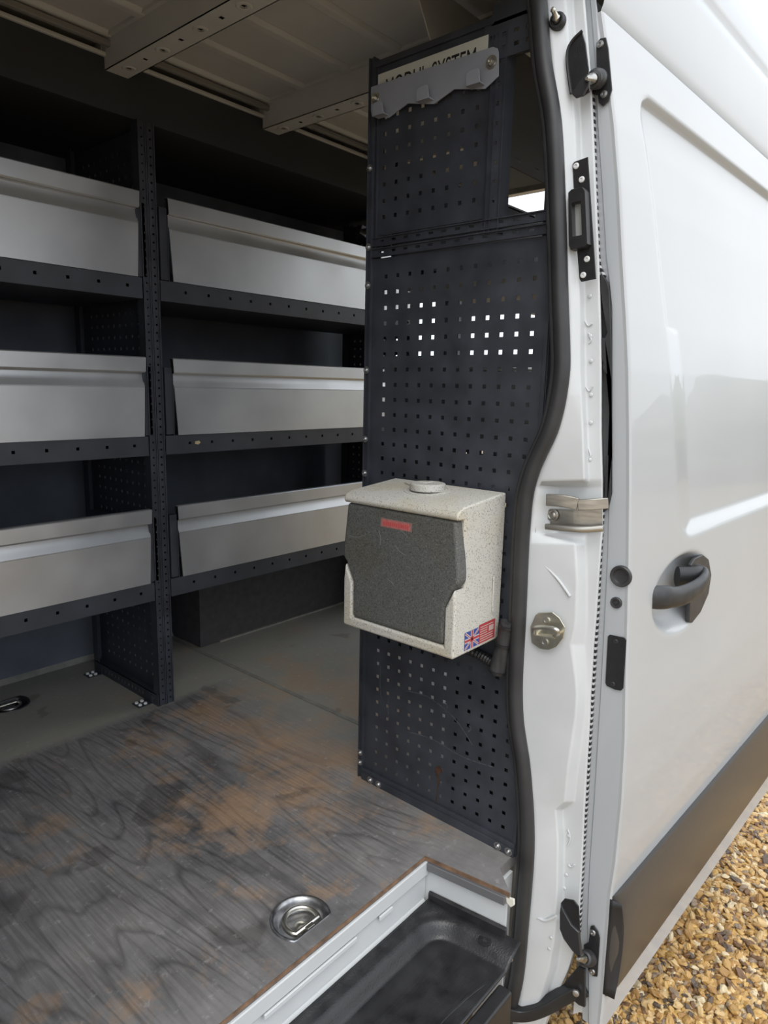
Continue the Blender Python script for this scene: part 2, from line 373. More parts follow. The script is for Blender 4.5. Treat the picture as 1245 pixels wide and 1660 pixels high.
# one rear door leaf is shut, with its window
rd = struct(MB().box(REAR + .005, REAR + .045, 1.95, 2.08, 0, 1.955).box(REAR + .005, REAR + .045, 2.42, 2.52, 0, 1.955).box(REAR + .005, REAR + .045, 2.08, 2.42, 0, 1.18).box(REAR + .005, REAR + .045, 2.08, 2.42, 1.78, 1.955).build('door_1', LINING), 'dark lined rear door leaf with a window')
gl, gn, gb, GN, GL = nodes_mat('window_glass')
gb.inputs['Base Color'].default_value = (.9, .95, .95, 1); gb.inputs['Roughness'].default_value = 0; gb.inputs['Transmission Weight'].default_value = 1; gb.inputs['IOR'].default_value = 1.02
MB().box(REAR + .022, REAR + .027, 2.08, 2.42, 1.18, 1.78).build('window_pane', gl, rd)

arch = struct(MB().box(1.606, 2.6, 2.40, 2.62, .0, .37).build('trim_2', CARPET, bevel=.003), 'dark lined wheel arch box under the far shelves')
MB().sweep([(1.70, 2.397, .004), (2.58, 2.397, .004)], [(-.006, -.004), (.006, -.004), (.006, .003), (-.006, .004)]).build('sealant_bead', SEALANT, arch)
MB().box(1.40, 2.5, .72, .97, .0, .37).build('trim_3', CARPET, bevel=.003)
struct(bpy.data.objects['trim_3'], 'dark lined wheel arch box behind the perforated panel')

# ------------------------------------------------------------------ racking
SHELF_Z = (.388, .880, 1.374)          # lip undersides
LIP = .062
FRONT_PROF = [(0, 0), (0, .1555), (.0015, .1565), (.0015, .158), (.0, .159), (.003, .166), (.008, .176), (.012, .188), (.0125, .198), (.009, .2035), (-.005, .2045), (-.006, .2065), (-.006, .2485), (-.003, .2515), (.012, .2525), (.014, .247)]
def shelf(parent, x0, x1, ax0, ax1, yf, s, depth, z, slope, front=True, ends=True):
    """steel shelf tray with a punched lip; s=+1 front faces -Y, s=-1 front faces +Y; aluminium front from ax0 to ax1"""
    m = MB()
    holes = [h for h in frange(.092, (x1 - x0) - .05, .0915)]
    if s > 0: m.perf((x0, yf, z), (1, 0, 0), (0, 0, 1), x1 - x0, LIP, holes, [.034], .0095, .0095, .0018)
    else: m.perf((x1, yf, z), (-1, 0, 0), (0, 0, 1), x1 - x0, LIP, holes, [.034], .0095, .0095, .0018)
    a, b = sorted((yf + s * .0005, yf + s * depth))
    m.box(x0, x1, a, b, z - .001, z + .0025)
    a, b = sorted((yf + s * .0005, yf + s * .030)); m.box(x0, x1, a, b, z + LIP - .0025, z + LIP)
    a, b = sorted((yf + s * (depth - .003), yf + s * depth)); m.box(x0, x1, a, b, z, z + .16)
    sh = m.build('shelf', POWDER2, parent)
    if not front: return sh
    zb = z + LIP + .001
    rows = []
    prof = [(d, h) for d, h in FRONT_PROF] + [(d + .003, h - (.002 if h > .2 else 0)) for d, h in reversed(FRONT_PROF)]
    for end in (0, 1):
        row = []
        for d, h in prof:
            k = (h / .25) * slope
            x = (ax0 + slope - k) if end == 0 else (ax1 - slope + k)
            row.append((x, yf + s * (d - .004), zb + h))
        rows.append(row)
    n = len(prof); fm = MB().grid(rows, True); fm.f += [tuple(range(n)), tuple(range(n, 2 * n))[::-1]]
    fp = fm.build('front_panel', ALU, sh, smooth=True, angle=22)
    fp['label'] = 'brushed aluminium shelf front'
    for x, sg in (((ax0 + .006, 1), (ax1 - .006, -1)) if ends else ()):
        a, b = sorted((yf + s * .002, yf + s * .42))
        a1, b1 = sorted((yf + s * .004, yf + s * .024))
        e = MB().box(min(x, x - sg * .003), max(x, x - sg * .003), a, b, z + .004, zb + .20)
        xa, xb = sorted((x - sg * .003, x - sg * .030)); e.box(xa, xb, a1, b1, zb + .002, zb + .222)
        e.build('end_bracket', POWDER2, sh, bevel=.001)
    return sh

def post(parent, x0, x1, yf, s, z0, z1, hole=.007):
    m = MB()
    rows = frange(z0 + .02, z1 - .02, .025)
    if s > 0: m.perf((x0, yf, z0), (1, 0, 0), (0, 0, 1), x1 - x0, z1 - z0, [(x1 - x0) / 2], [r - z0 for r in rows], hole, hole, .0018)
    else: m.perf((x1, yf, z0), (-1, 0, 0), (0, 0, 1), x1 - x0, z1 - z0, [(x1 - x0) / 2], [r - z0 for r in rows], hole, hole, .0018)
    a, b = sorted((yf, yf + s * .035))
    m.box(x0, x0 + .0025, a, b, z0, z1).box(x1 - .0025, x1, a, b, z0, z1)
    a, b = sorted((yf + s * -.003, yf)); m.box(x0, x0 + .004, a, b, z0, z1).box(x1 - .004, x1, a, b, z0, z1)
    return m.build('upright', POWDER, parent)

def gable(parent, x, y0, y1, z0, z1, name='gable_panel'):
    cols = frange(.045, (y1 - y0) - .045, .038); rows = frange(.05, (z1 - z0) - .05, .038)
    return MB().perf((x, y1, z0), (0, -1, 0), (0, 0, 1), y1 - y0, z1 - z0, cols, rows, .0095, .0095, .0015).build(name, POWDER, parent)

def bolt(parent, p, axis, r=.0065, name='bolt', washer=True, m=BOLT):
    b = MB()
    pr = ([(r * 1.6, 0), (r * 1.6, .0012), (r * 1.05, .0012)] if washer else [(r, 0)]) + [(r, .0035), (r * .75, .0055), (r * .42, .0055), (r * .42, .0028), (0, .0028)]
    b.lathe(pr, p, axis, 14)
    return b.build(name, m, parent, smooth=True)

UY = 2.042
lu = thing('shelving_unit', 'dark steel shelving bay with three aluminium shelf fronts, cut off by left edge', 'shelving', 'far side racking bays')
ru = thing('shelving_unit', 'dark steel shelving bay with three aluminium fronts between upright and perforated panel', 'shelving', 'far side racking bays')
post(lu, .195, .222, UY, 1, 0, 1.893); post(lu, 1.194, 1.2215, UY, 1, 0, 1.893, .005)
post(lu, 1.190, 1.2215, 2.50, -1, 0, 1.893)
gable(lu, 1.2155, UY + .03, 2.475, .04, 1.88)
post(ru, 1.2235, 1.250, UY, 1, 0, 1.893, .006); post(ru, 2.56, 2.59, UY, 1, 0, 1.893); post(ru, 2.56, 2.59, 2.50, -1, 0, 1.893)
gable(ru, 2.575, UY + .03, 2.475, .04, 1.88)
for i, z in enumerate(SHELF_Z):
    shelf(lu, .222, 1.1895, .26, 1.186, UY - .004, 1, .45, z, .012)
    r_ = shelf(ru, 1.2525, 2.56, 1.283, 2.53, UY - .004, 1, .45, z, .016)
    if i == 1:
        c = MB()
        for k in range(5):
            a = k * 1.3; c.prism([(1.374 + .012 * math.cos(a), 2.0365, .914 + .006 * math.sin(a)), (1.374 + .013 * math.cos(a + 1.2), 2.0365, .914 + .008 * math.sin(a + 1.2)), (1.374, 2.0365, .911)], (0, .001, 0))
        c.build('yellow_paint_chip', mat('chip_yellow', (.6, .5, .28), .6), r_)
# base rail along the floor and its bolted feet
MB().perf((1.188, 2.49, .0), (0, -1, 0), (0, 0, 1), .45, .042, frange(.03, .42, .025), [.021], .009, .012, .0018).box(1.188, 1.222, 2.05, 2.49, .040, .042).build('base_rail', POWDER, lu)
for y in (2.10, 2.46):
    f_ = MB().box(1.135, 1.189, y - .022, y + .026, 0.0, .003).box(1.186, 1.189, y - .022, y + .026, 0, .03).build('foot_plate', POWDER, lu, bevel=.0008)
    for dx in (.012, .032):
        for dy in (-.010, .014): bolt(f_, (1.135 + dx, y + dy, .003), (0, 0, 1), .0065, washer=False, m=mat('white_bolt', (.72, .72, .70), .4))
# small latch at the rear end of the top shelf
MB().prism([(2.17, 2.03, 1.735), (2.235, 2.03, 1.715), (2.235, 2.03, 1.765), (2.185, 2.03, 1.772)], (0, .03, 0)).build('latch', PLASTIC, ru, bevel=.003)
MB().prism([(2.19, 2.00, 1.745), (2.225, 2.00, 1.738), (2.225, 2.00, 1.752), (2.19, 2.00, 1.757)], (0, .03, 0)).build('latch_lever', PLASTIC, ru, bevel=.003)

# ------------------------------------------------------------------ near rack with the perforated end panel
nr = thing('perforated_rack', 'dark racking with tall perforated end panel beside the door pillar', 'rack')
PXN = 1.354
cols = [.0457 + .038 * i for i in range(12)]
MB().perf((PXN, 1.22, .022), (0, -1, 0), (0, 0, 1), .506, 1.412, cols, [z - .022 for z in [.0592 + .038 * i for i in range(36)]], .0098, .0098, .0018).build('lower_panel', POWDER, nr)
ucols = [1.213 - 1.187 + .038 * i for i in range(8)]
MB().perf((PXN, 1.213, 1.488), (0, -1, 0), (0, 0, 1), .328, .332, ucols, [.0425 + .038 * i for i in range(8)], .0098, .0098, .0018).build('upper_panel', POWDER, nr)
# aisle-side upright: open channel with a raised rib
def channel(name, y0, y1, x0, x1, z0, z1, lip=.004):
    t = .0022
    return MB().prism([(x0, y0, z0), (x0, y0 + lip, z0), (x0 + .004, y0 + lip, z0), (x0 + .004, y1 - lip, z0), (x0, y1 - lip, z0), (x0, y1, z0), (x1, y1, z0), (x1, y1 - t, z0), (x0 + .004 + t, y1 - t, z0), (x0 + .004 + t, y0 + t, z0), (x1, y0 + t, z0), (x1, y0, z0)], (0, 0, z1 - z0)).build(name, POWDER, nr)
channel('upright', 1.2185, 1.2365, 1.346, 1.385, 0, 1.897)
channel('upright', 1.206, 1.2185, 1.349, 1.375, 1.455, 1.885)
MB().perf((1.3515, .886, 1.452), (0, -1, 0), (0, 0, 1), .036, .40, [.018], frange(.03, .38, .038), .006, .008, .0018).box(1.3515, 1.385, .850, .8525, 1.452, 1.852).box(1.348, 1.352, .850, .853, 1.452, 1.852).box(1.348, 1.352, .872, .875, 1.452, 1.852).box(1.348, 1.352, .884, .887, 1.452, 1.852).build('upright', POWDER, nr)
MB().box(1.349, 1.375, .7155, .7235, 0, 1.44).build('upright', POWDER, nr)
for z0, yr in ((1.4365, .725), (1.4625, .725)):
    m = MB().perf((1.351, 1.218, z0), (0, -1, 0), (0, 0, 1), 1.218 - yr, .0215, [.03 + .038 * i for i in range(12)], [.0125], .014, .006, .0018)
    m.box(1.346, 1.3512, yr, 1.218, z0 + .019, z0 + .0215).box(1.346, 1.3512, yr, 1.218, z0, z0 + .002)
    m.build('rail', POWDER, nr)
MB().box(1.346, 1.3535, .717, 1.2185, 0, .034).box(1.342, 1.3465, .717, 1.2185, 0.0, .0215).build('base_rail', POWDER, nr, bevel=.001)
MB().box(1.347, 1.375, .885, 1.2185, 1.872, 1.886).box(1.352, 1.375, .885, 1.2185, 1.84, 1.872).build('top_rail', POWDER, nr, bevel=.001)
# sign
sg = MB().box(1.3485, 1.351, .897, 1.208, 1.79, 1.855).build('sign', CREAM, nr)
tcu = bpy.data.curves.new('sign_lettering', 'FONT'); tcu.body = 'MODUL-SYSTEM'; tcu.size = .05; tcu.extrude = .0002
to = bpy.data.objects.new('tmp', tcu); COL.objects.link(to)
bpy.context.view_layer.update()
tm = bpy.data.meshes.new_from_object(to.evaluated_get(bpy.context.evaluated_depsgraph_get()))
bpy.data.objects.remove(to)
xs = [v.co.x for v in tm.vertices]; k = .255 / (max(xs) - min(xs)); x_0 = min(xs)
for v in tm.vertices: v.co = Vector((1.3482 - v.co.z, 1.182 - (v.co.x - x_0) * k, 1.7985 + v.co.y * 1.18))
tm.materials.clear(); tm.materials.append(INK)
tob = bpy.data.objects.new('lettering', tm); COL.objects.link(tob); tob.parent = sg
# roof mounting bracket, punched
bk = MB().perf((1.349, .905, 1.80), (0, -1, 0), (0, .05, 1), .15, .075, [.02, .05, .078, .106, .13], [.02, .045], .012, .008, .002)
bk.box(1.349, 1.352, .775, .89, 1.868, 1.91).box(1.349, 1.352, .765, .80, 1.90, 1.93)
bk.build('roof_bracket', POWDER2, nr)
# bolts
for p in [(1.3455, 1.2202, 1.6482), (1.3455, 1.2156, 1.4628), (1.3455, 1.2133, 1.3705), (1.3455, 1.2167, 1.1592), (1.3455, 1.2168, 0.9806), (1.3455, 1.2146, 0.8891), (1.3455, 1.2171, 0.0781), (1.3455, 1.2164, 0.0474)]:
    bolt(nr, (1.346, 1.228, p[2]), (-1, 0, 0), .0058)
for p in [(1.342, 1.1839, 0.0217), (1.342, 1.1522, 0.0225), (1.342, 0.7608, 0.0206), (1.342, 0.7303, 0.0198)]:
    bolt(nr, (1.3422, p[1], .0112), (-1, 0, 0), .0065)
# the rack's own shelves, fronts towards the aisle
for z in SHELF_Z:
    shelf(nr, 1.39, 2.56, 1.42, 2.53, 1.222, -1, .46, z, .012, ends=False)
    MB().box(1.42, 2.53, 1.198, 1.2065, z + LIP, z + LIP + .235).build('front_shade_sheet', POWDER2, nr)  # dark sheet added behind the aluminium front, standing for shade on its back
post(nr, 2.56, 2.59, 1.222, -1, 0, 1.44); post(nr, 2.56, 2.59, .76, 1, 0, 1.44)

# rust run and scuffs on the panel
RX = PXN - .0004
rp_ = [(1.3536, 0.9632, 0.137), (1.3536, 0.9535, 0.1445), (1.3536, 0.9453, 0.139), (1.3536, 0.941, 0.1337), (1.3536, 0.9487, 0.127), (1.3536, 0.9541, 0.1142), (1.3536, 0.9496, 0.1019), (1.3536, 0.9546, 0.0784), (1.3536, 0.9556, 0.0564), (1.3536, 0.9586, 0.0317), (1.3536, 0.9626, 0.0299), (1.3536, 0.9578, 0.0591), (1.3536, 0.957, 0.088), (1.3536, 0.9578, 0.1055), (1.3536, 0.9624, 0.1178), (1.3536, 0.9668, 0.1267)]
MB().prism(rp_, (.0003, 0, 0)).build('rust_run', mat('rust_brown', (.055, .024, .012), .7, var=.5, vscale=80), nr)
for pts in [[(1.3536, 1.0678, 0.3166), (1.3536, 1.0056, 0.3228), (1.3536, 0.9411, 0.3066), (1.3536, 0.8957, 0.2803), (1.3536, 0.8545, 0.2401)], [(1.3536, 1.0636, 0.2002), (1.3536, 0.9805, 0.2096), (1.3536, 0.8859, 0.1975), (1.3536, 0.7912, 0.2052)], [(1.3536, 1.1635, 0.3586), (1.3536, 1.1645, 0.3129), (1.3536, 1.1587, 0.2654)], [(1.3536, 1.1319, 0.2778), (1.3536, 1.1331, 0.241), (1.3536, 1.1278, 0.2135)], [(1.3536, 0.9421, 0.3267), (1.3536, 0.9357, 0.3153), (1.3536, 0.941, 0.3033), (1.3536, 0.9306, 0.2899)], [(1.3536, 0.8681, 0.2885), (1.3536, 0.8604, 0.2813), (1.3536, 0.8691, 0.2715)]]:
    MB().sweep(spline(pts, 4), [(-.0012, 0), (.0012, 0), (.0012, .0003), (-.0012, .0003)], up=(-1, 0, 0)).build('scuff_mark', mat('pale_scuff', (.075, .08, .09), .7, var=.4, vscale=120), nr)
# grey hook bracket bolted over the sign
hk = thing('hook_bracket', 'grey steel bracket with three upturned hooks bolted below the sign', 'bracket')
BX = 1.3405
out = [(1.3405, 1.2242, 1.8283), (1.3405, 1.2182, 1.8296), (1.3405, 0.8796, 1.824), (1.3405, 0.8687, 1.8181), (1.3405, 0.8652, 1.8102), (1.3405, 0.8625, 1.7638), (1.3405, 0.895, 1.7468), (1.3405, 0.9759, 1.7655), (1.3405, 1.0302, 1.748), (1.3405, 1.1069, 1.7667), (1.3405, 1.1649, 1.7482), (1.3405, 1.2186, 1.7626), (1.3405, 1.2229, 1.776)]
MB().prism(out, (.003, 0, 0)).build('plate', GREYPAINT, hk, bevel=.0008)
hooks = [[(1.3405, 1.2186, 1.7626), (1.3405, 1.1649, 1.7482)], [(1.3405, 1.1069, 1.7667), (1.3405, 1.0302, 1.748)], [(1.3405, 0.9759, 1.7655), (1.3405, 0.895, 1.7468)]]
for (a, b) in hooks:
    a, b = Vector(a), Vector(b); z = (a.z + b.z) / 2
    y0, y1 = min(a.y, b.y), max(a.y, b.y); wd = min(.036, (y1 - y0) * .62); yc = (y0 + y1) / 2 + .006
    ym = yc + wd / 2
    h = MB().box(BX - .020, BX + .002, y0, y0 + wd, z - .0025, z + .0005)
    h.prism([(BX - .020, y0 + wd, z - .0025), (BX - .020, y0, z - .0025), (BX - .022, y0 + .003, z + .022), (BX - .022, y0 + .007, z + .026), (BX - .022, y0 + wd - .008, z + .026), (BX - .022, y0 + wd - .002, z + .022)], (.003, 0, 0))
    h.build('hook', GREYPAINT, hk, bevel=.0008)
for p in [(1.3405, 0.8808, 1.7944), (1.3405, 1.2075, 1.7998)]:
    b = MB().lathe([(.0135, 0), (.0135, .0015), (.009, .0018)], (BX, p[1], p[2]), (-1, 0, 0), 20).build('washer', STEEL, hk, smooth=True)
    MB().lathe([(.0075, 0), (.0075, .006), (.006, .008), (.003, .008), (.003, .005), (0, .005)], (BX - .0017, p[1], p[2]), (-1, 0, 0), 8).build('bolt_head', STEEL, b, smooth=True)

# ------------------------------------------------------------------ hand wash unit
tk = thing('hand_wash_unit', 'cream speckled plastic water tank with dark grey front hung on perforated panel', 'water tank')
Y0, Y1 = .789, 1.116
side = [(1.341, .544), (1.188, .544), (1.188, .70), (1.180, .80), (1.178, .846), (1.154, .8475), (1.150, .856), (1.156, .866), (1.176, .8745), (1.341, .889)]
bm_ = MB().prism([(x, Y0, z) for x, z in side], (0, Y1 - Y0, 0))
body = bm_.build('tank_body', GRANITE, tk, bevel=.007, seg=3)
# front rim: a raised U with flared cheeks
Y0r, Y1r = Y0 - .0006, Y1 + .0006
U = [(Y0r, .5434), (Y1r, .5434), (Y1r, .66), (Y1 - .004, .70), (1.089, .655), (1.089, .568), (.815, .568), (.815, .655), (Y0 + .004, .70), (Y0r, .66)]
MB().prism([(1.1535, y, z) for y, z in U], (.186, 0, 0)).build('front_rim', GRANITE, tk, bevel=.006, seg=3)
G = [(.816, .569), (1.088, .569), (1.088, .657), (1.110, .700), (1.122, .712), (1.122, .735), (1.109, .847), (.797, .847), (.783, .735), (.783, .712), (.795, .700), (.816, .657)]
gc = MB().prism([(1.1555, y, z) for y, z in G], (.034, 0, 0)).build('front_cover', GRANITE_D, tk, bevel=.009, seg=3)
gc['label'] = 'dark grey speckled front cover'
# faded red badge
bd = MB().box(1.1548, 1.1558, *[0.9113, 1.0025], .8045, .8255).build('badge', mat('badge_grey', (.2, .15, .13), .6), gc)
by0, by1 = [0.913, 1.0007]
MB().box(1.1543, 1.1549, by0 + .002, by1 - .002, .8065, .8235).build('badge_red', mat('faded_red', (.42, .13, .12), .6, var=.25, vscale=200), bd)
lm = MB()
random.seed(3)
yy = by1 - .008
while yy > by0 + .010:
    lm.box(1.1539, 1.1544, yy - .0042, yy, .8105, .8185 + random.uniform(-.0008, .0008)); yy -= .0062
lm.build('badge_print', mat('badge_print_red', (.5, .07, .07), .6), bd)
for pts in [[(1.1552, 1.0075, 0.7944), (1.1552, 1.0014, 0.7781), (1.1552, 1.0028, 0.7605)], [(1.1552, 0.9588, 0.768), (1.1552, 0.944, 0.7563), (1.1552, 0.9296, 0.7504)], [(1.1552, 1.1006, 0.768), (1.1552, 1.0765, 0.7674), (1.1552, 1.0492, 0.7777)], [(1.1552, 0.9783, 0.6865), (1.1552, 0.9671, 0.6816), (1.1552, 0.9576, 0.6733)], [(1.1552, 0.9421, 0.8045), (1.1552, 0.9295, 0.7981), (1.1552, 0.9222, 0.7909)]]:
    MB().sweep(spline(pts, 3), [(-.0005, 0), (.0005, 0), (.0005, .0003), (-.0005, .0003)], up=(-1, 0, 0)).build('scratch', mat('scratch_grey', (.2, .2, .2), .6), gc)
# filler cap and its recess
MB().lathe([(.056, .0), (.056, .0025), (.048, .0025), (.046, .0)], (1.268, .957, .8815), (-.092, 0, 1), 28).build('cap_collar', GRANITE, tk, smooth=True)
cm_ = MB(); N_ = 40
rows = []
for r, h in ((.041, .0), (.041, .014), (.038, .0165), (.020, .0165), (.018, .0145), (0.0001, .0145)):
    rows.append([(1.268 + r * (1 + (.03 if i % 2 and r > .037 else 0)) * math.cos(2 * math.pi * i / N_), .957 + r * (1 + (.03 if i % 2 and r > .037 else 0)) * math.sin(2 * math.pi * i / N_), .883 + h) for i in range(N_)])
cm_.grid(rows, True); cp = cm_.build('filler_cap', GRANITE, tk, smooth=True)
MB().box(1.250, 1.286, .953, .961, .8975, .902).build('cap_grip', GRANITE, cp, bevel=.002)
MB().prism([(1.30, 1.045, .886), (1.296, 1.05, .886), (1.262, .985, .883), (1.268, .985, .884)], (0, 0, .0025)).build('cap_strap', GRANITE, tk)
# moulded slot on the side
MB().sweep(spline([(1.305, Y0 - .001, .615), (1.3035, Y0 - .001, .65), (1.302, Y0 - .001, .70)], 4), [(-.004, 0), (.004, 0), (.004, .003), (-.004, .003)], up=(0, -1, 0)).build('side_rib', GRANITE, tk, bevel=.0015)
# flag sticker and red text sticker on the side
FY = Y0 - .0016
fx0, fx1, fz0, fz1 = 1.195, 1.252, .553, .594
stk = MB().box(fx0, fx1, FY, FY + .0004, fz0, fz1).build('flag_sticker', BLUE, tk)
fm = MB(); rm = MB()
def bar2(mb, a, b, wdt, off):
    a, b = Vector((a[0], 0, a[1])), Vector((b[0], 0, b[1])); n_ = (b - a).cross(Vector((0, 1, 0))).normalized() * wdt / 2
    mb.add([(p.x, FY - off, p.z) for p in (a - n_, b - n_, b + n_, a + n_)], [(0, 1, 2, 3)])
cx, cz = (fx0 + fx1) / 2, (fz0 + fz1) / 2
bar2(fm, (fx0 + .002, fz0 + .002), (fx1 - .002, fz1 - .002), .0055, .0003); bar2(fm, (fx0 + .002, fz1 - .002), (fx1 - .002, fz0 + .002), .0055, .0003)
bar2(fm, (cx, fz0), (cx, fz1), .0105, .0004); bar2(fm, (fx0, cz), (fx1, cz), .0105, .0004)
fm.build('flag_white', PRINTW, stk)
bar2(rm, (fx0 + .002, fz0 + .002), (fx1 - .002, fz1 - .002), .0018, .0005); bar2(rm, (fx0 + .002, fz1 - .002), (fx1 - .002, fz0 + .002), .0018, .0005)
bar2(rm, (cx, fz0), (cx, fz1), .0055, .0006); bar2(rm, (fx0, cz), (fx1, cz), .0055, .0006)
rm.build('flag_red', RED, stk)
rs = MB().box(fx1 + .0005, 1.318, FY, FY + .0004, fz0, fz1 + .004).build('text_sticker', RED, tk)
lm = MB()
for i in range(7):
    z = fz0 + .004 + i * .0055; lm.box(fx1 + .004, fx1 + (.034 if i in (3, 4, 5) else .058), FY - .0004, FY - .0001, z, z + .0022)
lm.box(fx1 + .040, fx1 + .060, FY - .0004, FY - .0001, fz0 + .021, fz0 + .034)
lm.build('sticker_print', mat('pale_print', (.45, .33, .30), .5), rs)

# drain tube beside the tank
dt = thing('drain_tube', 'scuffed black plastic tube with ribbed hose hanging under the water tank', 'tube')
ax = [(1.328, 0.7601, 0.5935), (1.328, 0.7657, 0.5518), (1.328, 0.773, 0.5091), (1.328, 0.7803, 0.4641)]
SCUFF = mat('scuffed_black_tube', (.03, .03, .03), .55, var=.8, vscale=45, stretch=(1, 1, .3))
MB().tube(spline(ax, 4), .019, 18, up=(1, 0, 0), scales=[.86 + .16 * i / 12 for i in range(13)]).build('tube', SCUFF, dt, smooth=True)
for k in (1, 5, 11):
    p = spline(ax, 4); a, b = p[k], p[k + 1]
    MB().tube([a, a + (b - a) * .6], .0205 + .0005 * k / 3, 18, up=(1, 0, 0)).build('ring', PLASTIC, dt, smooth=True)
hz = spline([ax[-1], (1.335, .795, .478), (1.34, .84, .487), (1.342, .90, .495)], 12)
MB().tube(hz, .0125, 12, scales=[1 if i % 2 else .8 for i in range(len(hz))]).build('ribbed_hose', PLASTIC, dt)

# ------------------------------------------------------------------ lashing rings let into the floor
def ringset(name, label, cx, cy, r, m_dish, m_ring, ang):
    t = thing(name, label, 'lashing ring', 'recessed lashing rings in the floor')
    ca, sa = math.cos(ang), math.sin(ang)
    def W(x, y, z): return (cx + x * ca - y * sa, cy + x * sa + y * ca, z)
    def dshape(rr, z, flat):
        pts = []
        for i in range(40):
            a = 2 * math.pi * i / 40; x, y = rr * math.cos(a), rr * math.sin(a)
            pts.append(W(x, max(y, -flat * rr), z))
        return pts
    d = MB(); d.grid([dshape(r, .0005, .62), dshape(r * .98, .003, .62), dshape(r * .90, .0025, .62), dshape(r * .84, -.004, .62), dshape(r * .76, -.016, .60), dshape(r * .68, -.0225, .60), dshape(r * .2, -.0235, .6), dshape(r * .01, -.0235, .6)], True)
    d.build('dish', m_dish, t, smooth=True, angle=60)
    pts = [W(r * .56 * math.cos(a), r * .56 * math.sin(a) - r * .03, -.006 + .002 * math.sin(a)) for a in [math.pi * (-.16 + 1.32 * i / 24) for i in range(25)]]
    MB().tube(pts + [pts[0]], r * .085, 10).build('ring', m_ring, t, smooth=True)
    MB().box(*sorted((cx - r * .16, cx + r * .16)), cy - r * .52, cy - r * .36, -.012, .0).build('clamp', m_ring, t, bevel=.002)
    MB().lathe([(r * .22, -.0235), (r * .2, -.018), (r * .12, -.014), (0, -.013)], W(0, 0, 0), (0, 0, 1), 16).build('screw', STEEL, t, smooth=True)
    return t
ringset('lashing_ring', 'steel D-shaped lashing ring recessed in the plywood near the step', .868, .955, .066, mat('dish_steel', (.42, .42, .43), .33, metal=1., var=.3, vscale=60), STEEL, 0)
ringset('lashing_ring', 'black lashing ring recessed in the floor under the left shelving bay', .845, 2.43, .066, PLASTIC, STEEL, math.pi)

# ------------------------------------------------------------------ step well
sill = struct(MB().box(-.12, 1.212, .8795, .90, -.35, -.012).build('trim_4', JAMB, bevel=.003), 'white painted riser between floor and step')
MB().box(-.12, 1.212, .872, .8805, -.05, -.0125).build('riser_flange', JAMB, sill, bevel=.003)
MB().sweep([(.2, .8785, -.128), (1.205, .8785, -.128)], [(-.012, -.014), (.010, -.014), (.010, .004), (.0, .012), (-.012, .014)], up=(0, 0, 1)).build('riser_bead', JAMB, sill, bevel=.002)
for x0, x1 in ((.70, .955), (1.03, 1.075), (.40, .62)):
    MB().sweep([(x0, .8725, -.058), (x1, .8725, -.058)], [(-.003, -.006), (.003, -.006), (.003, .006), (-.003, .006)], up=(0, 0, 1)).build('pressed_rib', JAMB, sill, bevel=.002)
MB().prism([(1.2125, .90, -.35), (1.2125, .885, -.35), (1.240, .668, -.35), (1.27, .70, -.35), (1.27, .90, -.35)], (0, 0, .32)).build('riser_rear', JAMB, sill, bevel=.003)
MB().sweep([(1.2085, .872, -.0245), (1.236, .672, -.0245)], [(-.006, -.010), (.008, -.010), (.008, .011), (-.004, .011), (-.007, .005)]).build('edge_trim', GREYTRIM, sill, bevel=.002)
MB().prism([(1.2335, .672, -.014), (1.2365, .652, -.012), (1.233, .649, -.024), (1.2335, .657, -.034), (1.231, .668, -.026)], (.006, 0, 0)).build('torn_sealant', mat('old_sealant', (.62, .6, .52), .7), sill, bevel=.002)

MB().box(1.262, 1.345, .716, .76, -.42, -.035).build('riser_corner', JAMB, sill, bevel=.002)
tr = thing('step_tray', 'black moulded plastic step tray in the doorway well', 'step')
def tray_z(x, y):
    # rim along the riser (y .865) and along the rear (x 1.205), floor lower and outside
    dy = .868 - y; dx = (1.214 + (.875 - y) * .13) - x
    e = min(dy, dx * 1.0)
    rad = .05
    if dy < .10 and dx < .10: e = .10 - math.hypot(.10 - max(0, min(.1, dy)), .10 - max(0, min(.1, dx))) 
    z = -.116 - .006 * sstep(.0, .02, e) - .032 * sstep(.028, .058, e)
    return z
xs_ = [.10 + i * .03 for i in range(25)] + frange(.85, 1.2, .006)
ys_ = frange(.632, .8675, .006)
rows = [[(min(x, 1.212 + (.875 - y) * .13), y, tray_z(x, y)) for y in ys_] for x in xs_]
rows.append([(1.2125 + (.875 - y) * .13, y, tray_z(1.2125 + (.875 - y) * .13, y)) for y in ys_])
MB().grid(rows).build('tray', TRAY, tr, smooth=True, angle=60, solid=.004)
MB().sweep([(1.2125, .868, -.108), (1.2385, .665, -.108)], [(-.004, -.016), (.008, -.016), (.008, .012), (.0, .016)]).build('rear_flange', TRAY, tr, bevel=.002)
rb = MB()
for i in range(16):
    y = .64 + i * .0085; rb.box(.75 + .010 * (i % 3), 1.135, y, y + .0034, -.1545, -.1495)
o = rb.build('tread_ribs', TRAY, tr); o['kind'] = 'stuff'
MB().sweep(spline([(.80, .64, -.151), (.95, .665, -.151), (1.06, .66, -.151), (1.12, .65, -.151)], 6), [(-.003, -.003), (.003, -.003), (.003, .004), (-.003, .004)]).build('tread_bead', TRAY, tr, bevel=.001)
for k in range(3): MB().lathe([(.016 - .004 * k, 0), (.016 - .004 * k, .0015), (.013 - .004 * k, .0015), (.0125 - .004 * k, 0)], (1.20, .70, -.1225), (0, 0, 1), 18).build('moulded_ring', TRAY, tr, smooth=True)
# outer sill under the step
struct(MB().box(-.10, 1.16, .60, .634, -.40, -.16).build('trim_5', PLASTIC, bevel=.006), 'black sill cover under the step')

